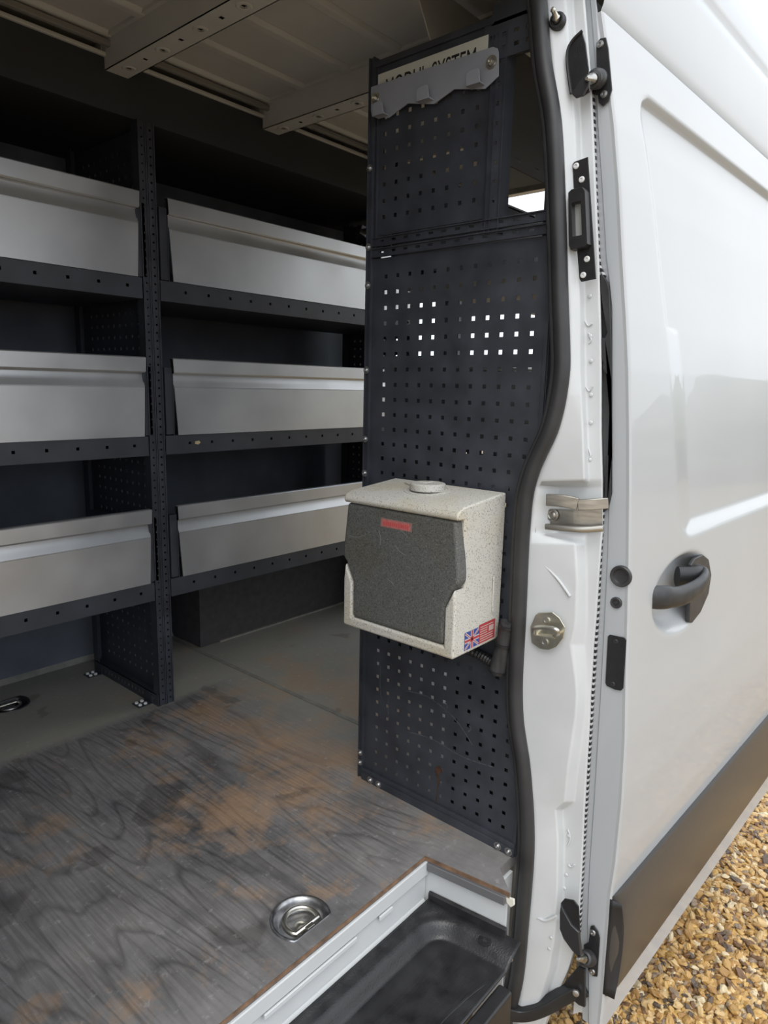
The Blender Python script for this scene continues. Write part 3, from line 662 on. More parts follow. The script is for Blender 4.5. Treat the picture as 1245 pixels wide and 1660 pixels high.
# ------------------------------------------------------------------ door pillar
PROWS = [[(1.39, 0.8381, 1.9636), (1.343, 0.797, 1.9309), (1.34, 0.7647, 1.9191), (1.36, 0.7352, 1.9176), (1.392, 0.7389, 1.932), (1.398, 0.7138, 1.9262), (1.47, 0.7464, 1.9665)], [(1.39, 0.8291, 1.915), (1.343, 0.7883, 1.8842), (1.34, 0.7561, 1.8731), (1.36, 0.7279, 1.8721), (1.392, 0.7314, 1.8857), (1.398, 0.7063, 1.8803), (1.47, 0.7385, 1.9182)], [(1.39, 0.8155, 1.8418), (1.343, 0.7753, 1.8138), (1.34, 0.7445, 1.8041), (1.36, 0.7175, 1.8037), (1.392, 0.7208, 1.816), (1.398, 0.6943, 1.8107), (1.47, 0.7259, 1.8452)], [(1.39, 0.8019, 1.7681), (1.343, 0.7621, 1.7429), (1.34, 0.7315, 1.7343), (1.36, 0.7057, 1.7343), (1.392, 0.7087, 1.7453), (1.398, 0.6823, 1.7406), (1.47, 0.7132, 1.7717)], [(1.39, 0.7777, 1.6679), (1.343, 0.7389, 1.6466), (1.34, 0.7099, 1.6396), (1.36, 0.6907, 1.6411), (1.392, 0.6961, 1.6511), (1.398, 0.6696, 1.6472), (1.47, 0.6999, 1.6736)], [(1.39, 0.7604, 1.5441), (1.343, 0.7221, 1.5277), (1.34, 0.6918, 1.5222), (1.36, 0.6764, 1.5241), (1.392, 0.6828, 1.5321), (1.398, 0.6548, 1.5289), (1.47, 0.6843, 1.5494)], [(1.39, 0.7395, 1.3932), (1.343, 0.702, 1.3826), (1.34, 0.6744, 1.3795), (1.36, 0.6614, 1.3811), (1.392, 0.6673, 1.3864), (1.398, 0.6365, 1.3842), (1.47, 0.6651, 1.3975)], [(1.39, 0.726, 1.2653), (1.343, 0.6888, 1.2598), (1.34, 0.6612, 1.2583), (1.36, 0.6492, 1.2595), (1.392, 0.6562, 1.2624), (1.398, 0.6225, 1.2615), (1.47, 0.6503, 1.2687)], [(1.39, 0.7185, 1.1612), (1.343, 0.6815, 1.1598), (1.34, 0.6537, 1.1597), (1.36, 0.6415, 1.1603), (1.392, 0.6469, 1.1613), (1.398, 0.6129, 1.1616), (1.47, 0.6403, 1.1638)], [(1.39, 0.7206, 1.1083), (1.343, 0.6834, 1.1089), (1.34, 0.6554, 1.1096), (1.36, 0.6349, 1.1102), (1.392, 0.6415, 1.1102), (1.398, 0.6088, 1.111), (1.47, 0.6359, 1.1107)], [(1.39, 0.7403, 1.0264), (1.343, 0.7022, 1.0303), (1.34, 0.6692, 1.0323), (1.36, 0.6248, 1.0342), (1.392, 0.6312, 1.0328), (1.398, 0.6025, 1.0342), (1.47, 0.6293, 1.0302)], [(1.39, 0.7596, 0.9697), (1.343, 0.7205, 0.9758), (1.34, 0.6896, 0.9786), (1.36, 0.6195, 0.9831), (1.392, 0.6257, 0.9806), (1.398, 0.5969, 0.9826), (1.47, 0.6234, 0.976)], [(1.39, 0.778, 0.9143), (1.343, 0.738, 0.9227), (1.34, 0.7065, 0.9262), (1.36, 0.6142, 0.9341), (1.392, 0.6203, 0.9307), (1.398, 0.5915, 0.9332), (1.47, 0.6177, 0.9241)]]
PROWS2 = [[(1.42, 0.8316, 0.8883), (1.343, 0.743, 0.9056), (1.343, 0.7144, 0.9088), (1.385, 0.6857, 0.908), (1.4, 0.6226, 0.9136), (1.402, 0.5919, 0.9169), (1.47, 0.6163, 0.9076)], [(1.42, 0.8419, 0.7785), (1.343, 0.7519, 0.8038), (1.343, 0.7227, 0.8083), (1.385, 0.6784, 0.8091), (1.4, 0.6177, 0.8163), (1.402, 0.584, 0.8213), (1.47, 0.608, 0.8076)]]
PROWS3 = [[(1.42, 0.8452, 0.7473), (1.343, 0.7547, 0.7749), (1.34, 0.7222, 0.7808), (1.36, 0.6257, 0.7938), (1.392, 0.6163, 0.7903), (1.398, 0.5828, 0.7949), (1.47, 0.6086, 0.779)], [(1.42, 0.8451, 0.6571), (1.343, 0.7542, 0.6913), (1.34, 0.7214, 0.6986), (1.36, 0.614, 0.7165), (1.392, 0.6072, 0.7114), (1.398, 0.5819, 0.7154), (1.47, 0.6075, 0.6955)], [(1.42, 0.8429, 0.5625), (1.343, 0.7518, 0.6037), (1.34, 0.7188, 0.6124), (1.36, 0.6105, 0.6337), (1.392, 0.6006, 0.6282), (1.398, 0.5807, 0.6316), (1.47, 0.6063, 0.6076)], [(1.42, 0.8426, 0.5272), (1.343, 0.7513, 0.571), (1.34, 0.7198, 0.5799), (1.36, 0.611, 0.6026), (1.392, 0.5996, 0.5971), (1.398, 0.581, 0.6003), (1.47, 0.6066, 0.5747)], [(1.42, 0.844, 0.4897), (1.343, 0.7524, 0.5362), (1.34, 0.7207, 0.5457), (1.36, 0.6171, 0.5682), (1.392, 0.6013, 0.5635), (1.398, 0.5812, 0.5673), (1.47, 0.6068, 0.5401)], [(1.42, 0.8423, 0.3999), (1.343, 0.7504, 0.4531), (1.34, 0.7201, 0.4634), (1.36, 0.5998, 0.4941), (1.392, 0.5908, 0.4865), (1.398, 0.5792, 0.4881), (1.47, 0.6046, 0.4571)], [(1.42, 0.8399, 0.3591), (1.343, 0.748, 0.4153), (1.34, 0.7176, 0.4262), (1.36, 0.5942, 0.4595), (1.392, 0.588, 0.4506), (1.398, 0.5791, 0.4514), (1.47, 0.6045, 0.4185)], [(1.42, 0.8347, 0.3022), (1.343, 0.7431, 0.3626), (1.34, 0.7142, 0.3738), (1.36, 0.5932, 0.4086), (1.392, 0.5869, 0.399), (1.398, 0.5765, 0.4004), (1.47, 0.6017, 0.365)], [(1.42, 0.809, 0.1759), (1.343, 0.719, 0.2456), (1.34, 0.6857, 0.2603), (1.36, 0.6016, 0.2857), (1.392, 0.5936, 0.275), (1.398, 0.5743, 0.2802), (1.47, 0.5994, 0.2389)], [(1.42, 0.7922, 0.0794), (1.343, 0.7033, 0.1562), (1.34, 0.6686, 0.1732), (1.36, 0.6037, 0.1925), (1.392, 0.5969, 0.1801), (1.398, 0.5716, 0.1885), (1.47, 0.5964, 0.1427)], [(1.42, 0.7892, 0.0598), (1.343, 0.7005, 0.1381), (1.34, 0.6657, 0.1554), (1.36, 0.6247, 0.1642), (1.392, 0.6226, 0.1494), (1.398, 0.5716, 0.1697), (1.47, 0.5964, 0.1229)], [(1.42, 0.7823, -0.0213), (1.343, 0.6939, 0.063), (1.34, 0.6591, 0.0816), (1.36, 0.6133, 0.0934), (1.392, 0.614, 0.0761), (1.398, 0.5687, 0.095), (1.47, 0.5934, 0.0446)], [(1.42, 0.7756, -0.1613), (1.343, 0.6871, -0.0665), (1.34, 0.6552, -0.0471), (1.36, 0.6057, -0.032), (1.392, 0.6061, -0.0514), (1.398, 0.5649, -0.0324), (1.47, 0.5893, -0.0891)], [(1.42, 0.778, -0.2434), (1.343, 0.6889, -0.1422), (1.34, 0.6583, -0.1225), (1.36, 0.6067, -0.1052), (1.392, 0.6023, -0.1231), (1.398, 0.5639, -0.1046), (1.47, 0.5883, -0.1648)], [(1.42, 0.7789, -0.2588), (1.343, 0.6897, -0.1564), (1.34, 0.659, -0.1364), (1.36, 0.6027, -0.1162), (1.392, 0.5983, -0.1343), (1.398, 0.5644, -0.1182), (1.47, 0.5888, -0.1791)], [(1.42, 0.7821, -0.3317), (1.343, 0.6922, -0.2238), (1.34, 0.6613, -0.2026), (1.36, 0.606, -0.182), (1.392, 0.5999, -0.2), (1.398, 0.5657, -0.183), (1.47, 0.5901, -0.2471)], [(1.42, 0.7851, -0.4096), (1.343, 0.6946, -0.2956), (1.34, 0.6633, -0.2732), (1.36, 0.6121, -0.2543), (1.392, 0.6059, -0.2732), (1.398, 0.579, -0.2599), (1.47, 0.604, -0.3278)], [(1.42, 0.7899, -0.4901), (1.343, 0.6986, -0.3699), (1.34, 0.6671, -0.3461), (1.36, 0.6264, -0.3334), (1.392, 0.6217, -0.3544), (1.398, 0.6005, -0.3444), (1.47, 0.6264, -0.4163)], [(1.42, 0.7949, -0.5721), (1.343, 0.7028, -0.4455), (1.34, 0.6709, -0.4203), (1.36, 0.6443, -0.4172), (1.392, 0.6396, -0.4391), (1.398, 0.6227, -0.4318), (1.47, 0.6497, -0.508)], [(1.42, 0.8019, -0.6573), (1.343, 0.7088, -0.5239), (1.34, 0.6764, -0.4973), (1.36, 0.6628, -0.5037), (1.392, 0.6581, -0.5266), (1.398, 0.6441, -0.5212), (1.47, 0.672, -0.6017)]]
pil = struct(MB().grid(PROWS + PROWS2 + PROWS3).build('trim_6', JAMB, smooth=True, angle=50), 'white painted door pillar with rubber seal and latch striker')
pil.modifiers.new('b', 'BEVEL').width = .004
pil.modifiers['b'].limit_method = 'ANGLE'; pil.modifiers['b'].segments = 3; pil.modifiers['b'].angle_limit = math.radians(14)
# pressed dimples on the flange and face
dm = MB().lathe([(.0045, 0), (.0035, .0015), (.0012, .0022), (0, .0023)], (0, 0, 0), (-1, 0, 0), 10).build('pressed_dimple', JAMB, pil, smooth=True)
DP = [(1.392, 0.6479, 1.3115), (1.392, 0.6401, 1.2306), (1.392, 0.6347, 1.1803), (1.392, 0.6291, 1.1105), (1.392, 0.6245, 1.0526), (1.392, 0.621, 0.9744), (1.392, 0.6103, 0.5857), (1.392, 0.6092, 0.5337), (1.392, 0.6097, 0.5028), (1.392, 0.6024, 0.0898), (1.392, 0.6011, -0.0122), (1.392, 0.6055, 0.192), (1.392, 0.603, -0.0497)] + [(1.356, 0.7452, 1.865), (1.356, 0.7327, 1.8043), (1.356, 0.7269, 1.7248), (1.356, 0.7102, 1.6804), (1.356, 0.6319, 0.1185), (1.356, 0.6284, -0.042), (1.356, 0.6115, -0.1658), (1.356, 0.6141, -0.1979)]
dm.location = DP[0]
for p in DP[1:]: clone(dm, pil, p)
# pressed panel lines in the lower pillar
for pth in [[(1.35, 0.6605, -0.1472), (1.35, 0.6453, -0.1264), (1.352, 0.6254, -0.1227), (1.357, 0.6008, -0.0999)], [(1.352, 0.6925, 0.7404), (1.355, 0.6561, 0.7117), (1.358, 0.6259, 0.6783)], [(1.352, 0.6925, 0.7404), (1.349, 0.7104, 0.6919)]]:
    MB().tube(spline([Vector(p) + Vector((-.003, 0, 0)) for p in pth], 5), .003, 8, up=(1, 0, 0)).build('pressed_crease', JAMB, pil, smooth=True)
# embossed letters-like pressings on the flange
for pth in [[(1.391, 0.6544, 1.2623), (1.391, 0.6468, 1.252), (1.391, 0.6377, 1.2566)], [(1.391, 0.6442, 1.2369), (1.391, 0.6378, 1.2243), (1.391, 0.6413, 1.2168)], [(1.391, 0.6409, 1.1256), (1.391, 0.6334, 1.118), (1.391, 0.6274, 1.1284)], [(1.391, 0.6267, 0.999), (1.391, 0.6199, 0.9838), (1.391, 0.6248, 0.9755)], [(1.391, 0.598, 0.0162), (1.391, 0.59, 0.0139), (1.391, 0.583, 0.0241)], [(1.391, 0.6062, 0.1046), (1.391, 0.5987, 0.0873), (1.391, 0.603, 0.0625)]]:
    MB().tube(spline([Vector(p) + Vector((.001, 0, 0)) for p in pth], 4), .0018, 8, up=(1, 0, 0)).build('pressed_mark', JAMB, pil, smooth=True)

# door guide rail end let into the pillar
gr_ = MB()
def railstrip(pts, prof): return MB().sweep(spline(pts, 5), prof, up=(0, 0, 1))
railstrip([(1.345, 0.6914, 0.8841), (1.352, 0.6544, 0.8853), (1.36, 0.6254, 0.8814)], [(-.006, -.013), (.006, -.013), (.006, .013), (-.003, .013), (-.006, .009)]).build('guide_rail_cover', WORN, pil, bevel=.0015)
railstrip([(1.362, 0.6262, 0.8797), (1.37, 0.5983, 0.8837), (1.385, 0.57, 0.8882)], [(-.005, -.012), (.005, -.012), (.005, .011), (-.005, .011)]).build('guide_rail', WORN, pil, bevel=.0015)
railstrip([(1.372, 0.6998, 0.844), (1.378, 0.6414, 0.8487), (1.392, 0.5838, 0.855)], [(-.002, -.022), (.002, -.022), (.002, .016), (-.002, .016)]).build('guide_rail_web', WORN, pil)
railstrip([(1.346, 0.6907, 0.8253), (1.352, 0.6486, 0.8267), (1.36, 0.6101, 0.8287), (1.375, 0.5721, 0.8351)], [(-.005, -.007), (.004, -.007), (.006, .0), (.004, .006), (-.005, .006)]).build('guide_rail_lip', WORN, pil, bevel=.0015)
b_ = MB().lathe([(.014, 0), (.014, .002), (.010, .003), (.008, .002), (.005, .004), (0, .004)], (1.368, 0.686, 0.8479), (-1, 0, 0), 18).build('rail_rivet', WORN, pil, smooth=True)

# latch striker
st = MB().prism([(1.34, 0.6961, 0.6222), (1.34, 0.689, 0.6297), (1.34, 0.655, 0.6392), (1.34, 0.6382, 0.6306), (1.34, 0.6238, 0.613), (1.34, 0.6262, 0.587), (1.34, 0.6406, 0.5631), (1.34, 0.6591, 0.5508), (1.34, 0.6802, 0.5479), (1.34, 0.701, 0.5569), (1.34, 0.7065, 0.5921)], (-.004, 0, 0)).build('latch_striker', GOLDZ, pil, bevel=.001)
loop = spline([(1.336, 0.691, 0.5796), (1.322, 0.6887, 0.5898), (1.314, 0.6821, 0.6021), (1.312, 0.6634, 0.6088), (1.312, 0.6401, 0.6119), (1.314, 0.6308, 0.6096), (1.322, 0.6327, 0.6), (1.336, 0.6462, 0.587)], 5)
MB().tube(loop, .0052, 10, up=(1, 0, 0)).build('striker_loop', STEEL, st, smooth=True)
MB().tube([(1.334, 0.6899, 0.579), (1.334, 0.6672, 0.5821), (1.334, 0.645, 0.585)], .004, 8, up=(1, 0, 0)).build('striker_bar', GOLDZ, st, smooth=True)
for p in [(1.336, 0.6678, 0.6172), (1.336, 0.6687, 0.5667)]:
    MB().lathe([(.0085, 0), (.0085, .003), (.0045, .003), (.0045, .0015), (0, .0015)], p, (-1, 0, 0), 16).build('striker_screw', STEEL, st, smooth=True)

# lock keeper plate
kp = MB().prism([(1.352, 0.6862, 1.5631), (1.352, 0.6825, 1.567), (1.352, 0.6543, 1.5709), (1.352, 0.6189, 1.3383), (1.352, 0.65, 1.3349), (1.352, 0.6545, 1.3412), (1.352, 0.6643, 1.3992), (1.352, 0.6767, 1.4029), (1.352, 0.6914, 1.5085), (1.352, 0.6865, 1.5147), (1.352, 0.6799, 1.516)], (.003, 0, 0))
kpo = kp.build('lock_keeper', PLASTIC, pil, bevel=.001)
fr_ = [[(1.332, 0.6813, 1.505), (1.332, 0.6751, 1.5098), (1.332, 0.6518, 1.5106), (1.332, 0.6461, 1.5029), (1.332, 0.6331, 1.4032), (1.332, 0.6391, 1.3981), (1.332, 0.6677, 1.3953), (1.332, 0.6724, 1.404)], [(1.332, 0.6731, 1.4831), (1.332, 0.6718, 1.4841), (1.332, 0.655, 1.485), (1.332, 0.6536, 1.4837), (1.332, 0.6462, 1.422), (1.332, 0.6474, 1.421), (1.332, 0.6643, 1.4206), (1.332, 0.6658, 1.422)]]
k_ = MB(); n_ = 8
o0 = [Vector(p) for p in fr_[0]]; i0 = [Vector(p) for p in fr_[1]]; bk_ = Vector((.020, 0, 0))
k_.grid([[p + bk_ for p in o0], o0, i0, [p + bk_ for p in i0]], True)
k_.build('keeper_frame', PLASTIC, kpo, bevel=.0012)
MB().prism([p + Vector((.016, 0, 0)) for p in i0], (.001, 0, 0)).build('keeper_insert', mat('brushed_insert', (.6, .6, .58), .35, metal=.6, var=.2, vscale=30, stretch=(1, 6, .3)), kpo)
for p in [(1.352, 0.6779, 1.5582), (1.352, 0.664, 1.5306), (1.352, 0.6409, 1.378), (1.352, 0.6464, 1.3477)]:
    MB().lathe([(.0062, 0), (.0055, .002), (.003, .0026), (.003, .0006), (0, .0006)], p, (-1, 0, 0), 16).build('keeper_rivet', mat('rivet_white', (.75, .75, .74), .35), kpo, smooth=True)

# upper ball stud with rubber ring
q = (1.346, 0.7349, 1.8309)
bs = MB().lathe([(.0165, -.004), (.0165, .004), (.0135, .009), (.011, .009), (.0105, .004), (0, .003)], q, (-1, -.1, 0), 24).build('ball_stud_ring', RUBBER, pil, smooth=True)
MB().lathe([(.0085, .002), (.0085, .010), (.006, .013), (.0045, .022), (.0055, .026), (.003, .030), (0, .030)], q, (-.9, -.05, .45), 16).build('ball_stud', STEEL, bs, smooth=True)
# black pockets for the door guide pins
pk = [(1.35, 0.6842, 1.8015), (1.35, 0.6975, 1.7923), (1.35, 0.7107, 1.7785), (1.35, 0.7126, 1.7681), (1.35, 0.7076, 1.737), (1.35, 0.6979, 1.6959), (1.35, 0.6879, 1.6835), (1.35, 0.6724, 1.6833), (1.35, 0.6589, 1.6888), (1.35, 0.6648, 1.7316), (1.35, 0.6748, 1.7774)]
p_ = MB().prism(pk, (.004, 0, 0)).build('pin_pocket', PLASTIC, pil, bevel=.0015)
inn = [(1.344, 0.6947, 1.6911), (1.344, 0.69, 1.6977), (1.344, 0.6758, 1.7129), (1.344, 0.6649, 1.7199), (1.344, 0.657, 1.7147), (1.344, 0.6593, 1.6958), (1.344, 0.6695, 1.6819), (1.344, 0.6848, 1.681)]
MB().prism(inn, (.006, 0, 0)).build('pocket_ramp', mat('pocket_ramp_black', (.03, .03, .032), .35), p_, bevel=.002)
MB().tube(spline([(1.349, 0.6824, 1.8006), (1.349, 0.7019, 1.7889), (1.349, 0.7115, 1.7697), (1.349, 0.7068, 1.7332), (1.349, 0.6973, 1.6932)], 5), .003, 8, up=(1, 0, 0)).build('pocket_rim', PLASTIC, p_, smooth=True)
pk2 = [(1.352, 0.5837, -0.0426), (1.352, 0.5919, -0.0586), (1.352, 0.593, -0.0855), (1.352, 0.59, -0.1267), (1.352, 0.5791, -0.1466), (1.352, 0.5576, -0.1632), (1.352, 0.5416, -0.1713), (1.352, 0.5331, -0.1642), (1.352, 0.5485, -0.0436), (1.352, 0.5613, -0.0348)]
p2_ = MB().prism(pk2, (.004, 0, 0)).build('pin_pocket', PLASTIC, pil, bevel=.0015)
inn = [(1.346, 0.5905, -0.0574), (1.346, 0.5784, -0.0733), (1.346, 0.5599, -0.0949), (1.346, 0.541, -0.1031), (1.346, 0.5307, -0.1585), (1.346, 0.5392, -0.1656), (1.346, 0.5617, -0.1517), (1.346, 0.58, -0.1365), (1.346, 0.5876, -0.118)]
MB().prism(inn, (.010, 0, 0)).build('pocket_ramp', MATS['pocket_ramp_black'], p2_, bevel=.003)

# body side behind the open door, and the door header
YIN = sorted([(1.9346, 0.7207), (1.6594, 0.6721), (1.3904, 0.6366), (1.1629, 0.6108), (0.8798, 0.5871), (0.6228, 0.5741), (0.2657, 0.5652), (-0.1532, 0.5545), (-0.5048, 0.551)])
zs = frange(-.45, 1.93, .08)
wn = MB().grid([[(x, interp(YIN, z) + .035 - (.0 if x < 1.5 else .02), z) for z in zs] for x in (1.468, 1.50, 2.0, 2.8)])
struct(wn.build('wall_near', JAMB, smooth=True), 'white body side behind the open sliding door')
struct(MB().box(-.16, 1.42, .76, .84, 1.905, 2.10).box(-.16, .08, .66, .80, -.35, 2.0).build('wall_near_header', JAMB, bevel=.01), 'white door header and front pillar of the doorway')
cant = struct(MB().perf((1.375, 1.14, 2.07), (1, 0, 0), (0, -.36, -.93), 1.17, .43, frange(.08, 1.08, .105), [.40], .03, .010, .003).build('trim_7', INNERP), 'cream roof rail panel with slots above the near rack')
MB().tube(spline([(1.92, .99, 1.66), (1.925, .99, 1.615), (1.95, .985, 1.585), (1.985, .985, 1.60), (1.99, .985, 1.65)], 6), .0018, 8).build('wire_loop', PLASTIC, cant, smooth=True)
# (outer roof is built after the door profile)

# ------------------------------------------------------------------ rubber door seal
SP = [(1.332, 0.7892, 1.9454), (1.332, 0.7722, 1.8749), (1.332, 0.7533, 1.7595), (1.332, 0.7232, 1.6403), (1.332, 0.7018, 1.4756), (1.332, 0.684, 1.3073), (1.332, 0.6727, 1.2091), (1.332, 0.669, 1.1594), (1.332, 0.6722, 1.1091), (1.332, 0.6778, 1.0707), (1.332, 0.6878, 1.0315), (1.332, 0.7052, 0.991), (1.332, 0.7216, 0.9496), (1.332, 0.7345, 0.8939), (1.332, 0.7376, 0.8244), (1.332, 0.7376, 0.7541), (1.332, 0.7346, 0.6105), (1.332, 0.7331, 0.462), (1.332, 0.7258, 0.3727), (1.332, 0.7139, 0.3151), (1.332, 0.7004, 0.2579), (1.332, 0.6864, 0.169), (1.332, 0.6781, 0.0928), (1.332, 0.6745, 0.0132), (1.332, 0.6767, -0.1553), (1.332, 0.6784, -0.2597), (1.332, 0.684, -0.3338), (1.332, 0.7005, -0.4351), (1.332, 0.7203, -0.5234), (1.332, 0.7491, -0.6019)]
sl = thing('door_seal', 'thick black rubber seal curving down the edge of the doorway', 'door seal')
MB().tube(spline(SP, 5), .0168, 14, up=(1, 0, 0)).build('seal_bulb', RUBBER, sl, smooth=True)
SP2 = [(1.334, p[1] + .0205, p[2]) for p in SP]
MB().tube(spline(SP2, 5), .0065, 10, up=(1, 0, 0)).build('seal_lip', RUBBER, sl, smooth=True)

# ------------------------------------------------------------------ sliding door
sd = thing('sliding_door', 'white van sliding door slid back with black handle and rub strip', 'van door')
XD = 1.42
YO = sorted([(1.9272, 0.6891), (1.8812, 0.6816), (1.8105, 0.6655), (1.7048, 0.6453), (1.6455, 0.6326), (1.5269, 0.6124), (1.3831, 0.5924), (1.2612, 0.5741), (1.1623, 0.561), (1.0367, 0.5481), (0.9082, 0.5368), (0.7766, 0.5266), (0.6415, 0.5175), (0.5025, 0.5095), (0.3605, 0.4992), (0.2125, 0.4941), (0.0565, 0.4951), (-0.026, 0.4998), (-0.107, 0.4989), (-0.2064, 0.4982), (-0.3069, 0.4959), (-0.3765, 0.4963), (-0.446, 0.4953)])
YR = sorted([(1.935, 0.713), (1.8881, 0.704), (1.7708, 0.6842), (1.6533, 0.6694), (1.533, 0.6504), (1.3867, 0.629), (1.3495, 0.6207), (1.2874, 0.6089), (1.0343, 0.5876), (0.9035, 0.5766), (0.8761, 0.5811), (0.7679, 0.5748), (0.6287, 0.5703), (0.4852, 0.5656), (0.3368, 0.5622), (0.1836, 0.5587), (0.0246, 0.5565), (-0.0557, 0.5532), (-0.1373, 0.5498), (-0.2326, 0.5391), (-0.3978, 0.5259), (-0.4662, 0.5221)])
YI = sorted([(1.9555, 0.7504), (1.9074, 0.7413), (1.7872, 0.7211), (1.6648, 0.6979), (1.5419, 0.6786), (1.3922, 0.6556), (1.3605, 0.6476), (1.3281, 0.6314), (1.1629, 0.6122), (1.0329, 0.6013), (0.8929, 0.591), (0.8732, 0.6062), (0.76, 0.5997), (0.6173, 0.5967), (0.4701, 0.5937), (0.3187, 0.589), (0.1619, 0.5857), (-0.0001, 0.5823), (-0.0832, 0.5806), (-0.1658, 0.5758), (-0.2614, 0.5619), (-0.4302, 0.5486), (-0.5013, 0.5463)])
zs = frange(-.40, .70, .010) + frange(.706, 1.86, .006)
FL = .04                                # the open door stands a little off the body
def flare(x): return -FL * (x - XD)
def skin_y(x, z):
    y = interp(YO, z) + flare(x)
    # pressed panel
    xl = 1.70 - .15 * (z - .80) / .95
    zt, zb, rad = 1.755, .765, .075
    dx = x - xl; dt = zt - z; db = z - zb
    dz = min(dt, db)
    dxs = dx * .32; e = min(dxs, dz)
    if dx < rad and dz < rad and dx > -.1 and dz > -.1: e = rad - math.hypot(rad - dxs, rad - dz) if dxs > rad else min(e, rad - math.hypot(rad - dx, rad - dz))
    wdt = .019 if dt < db else .040
    q1 = max(0., min(1., (e + .002) / wdt)); y += .019 * (q1 * .75 + .25 * sstep(0, 1, q1))
    # handle bowl
    u, v = (x - 1.735) / .19, (z - .632) / .098
    q_ = math.sqrt(u * u + v * v)
    if q_ < 1.05: y += .040 * sstep(1.03, .66, q_)
    return y
xs = [1.425] + frange(1.435, 2.0, .009) + frange(2.03, 2.95, .035)
rows = []
for z in zs:
    y0 = interp(YO, z)
    rows.append([(XD - .001, y0 + .010, z), (XD - .002, y0 + .0035, z), (XD + .001, y0 + .0005, z)] + [(x, skin_y(x, z), z) for x in xs])
sk = MB().grid(rows).build('outer_skin', WHITE, sd, smooth=True, angle=50)
rows = []
for z in zs + [1.88, 1.90, 1.93]:
    a, b, c = interp(YI, z), interp(YR, z), interp(YO, z)
    rows.append([(XD + .07, a + .004, z), (XD + .02, a, z), (XD + .004, a - .006, z), (XD + .002, b + .003, z), (XD - .003, b - .001, z), (XD - .004, b - .010, z), (XD - .001, c + .012, z), (XD - .001, c + .010, z)])
EDGE = mat('door_edge_paint', (.42, .438, .455), .4, coat=.4)
MB().grid(rows).build('leading_edge', EDGE, sd, smooth=True, angle=28)
MB().grid([[(x, interp(YI, z) + .006 + flare(x), z) for x in (XD + .06, 2.0, 2.95)] for z in frange(-.40, 1.86, .06)]).build('inner_panel', EDGE, sd, smooth=True)
# outer roof above the door
RP = [(1.840, .020), (1.862, .013), (1.870, .010), (1.880, .006), (1.895, .004), (1.96, .006), (2.06, .014), (2.092, .020), (2.104, .030), (2.114, .033), (2.126, .028), (2.14, .028), (2.22, .050), (2.32, .085), (2.42, .14), (2.50, .26), (2.53, .5), (2.54, 1.0), (2.45, 1.75), (2.3, 1.95), (1.9, 2.02), (-.3, 2.05)]
y_t = interp(YO, 1.86)
struct(MB().grid([[(x, y_t + flare(x) * (1 if d < .3 else 0) + d, z) for z, d in RP] for x in (1.432, 1.45, 1.7, 2.2, 2.8, 3.0)]).build('roof_skin', WHITE, smooth=True, angle=40), 'white outer roof of the van')
struct(MB().grid([[(x, y_t + d, z) for z, d in RP[5:]] for x in (-.3, .5, 1.20, 1.434)]).build('roof_skin_front', WHITE, smooth=True, angle=40), 'white outer roof above the doorway')
# serrated edge strips
for pts in [[(1.418, 0.6913, 1.7403), (1.418, 0.6856, 1.7023), (1.418, 0.6753, 1.6074), (1.418, 0.6669, 1.5352), (1.418, 0.6516, 1.413), (1.418, 0.6459, 1.3759), (1.418, 0.6395, 1.363), (1.418, 0.6318, 1.3502)], [(1.418, 0.7317, 1.9182), (1.418, 0.7277, 1.8835), (1.418, 0.7209, 1.8647)], [(1.418, 0.5946, 0.8827), (1.418, 0.5956, 0.8609), (1.418, 0.5942, 0.7925), (1.418, 0.5916, 0.7093), (1.418, 0.589, 0.6246), (1.418, 0.5851, 0.4501), (1.418, 0.5811, 0.2688), (1.418, 0.5769, 0.0804), (1.418, 0.5732, -0.0657), (1.418, 0.57, -0.1684)]]:
    MB().sweep(spline(pts, 4), [(-.0045, -.004), (.0045, -.004), (.0045, .004), (-.0045, .004)], up=(1, 0, 0)).build('edge_strip', SERRATED, sd)
# dark gap trim on the door edge
gp = [(1.412, 0.6381, 1.3621), (1.412, 0.6218, 1.3413), (1.412, 0.6151, 1.3237), (1.412, 0.6018, 1.2122), (1.412, 0.5966, 1.1494), (1.412, 0.5773, 0.9042), (1.412, 0.5814, 0.8716), (1.412, 0.589, 0.8625), (1.412, 0.5909, 0.9026), (1.412, 0.5947, 0.9819), (1.412, 0.5831, 0.9894), (1.412, 0.5974, 1.1431), (1.412, 0.618, 1.1658), (1.412, 0.6163, 1.1772), (1.412, 0.6328, 1.1977), (1.412, 0.6373, 1.2193), (1.412, 0.6312, 1.2279), (1.412, 0.6177, 1.2276), (1.412, 0.6132, 1.2374), (1.412, 0.6267, 1.2876), (1.412, 0.6351, 1.3251)]
MB().prism(gp, (.006, 0, 0)).build('rubber_trim', RUBBER, sd, bevel=.0015)
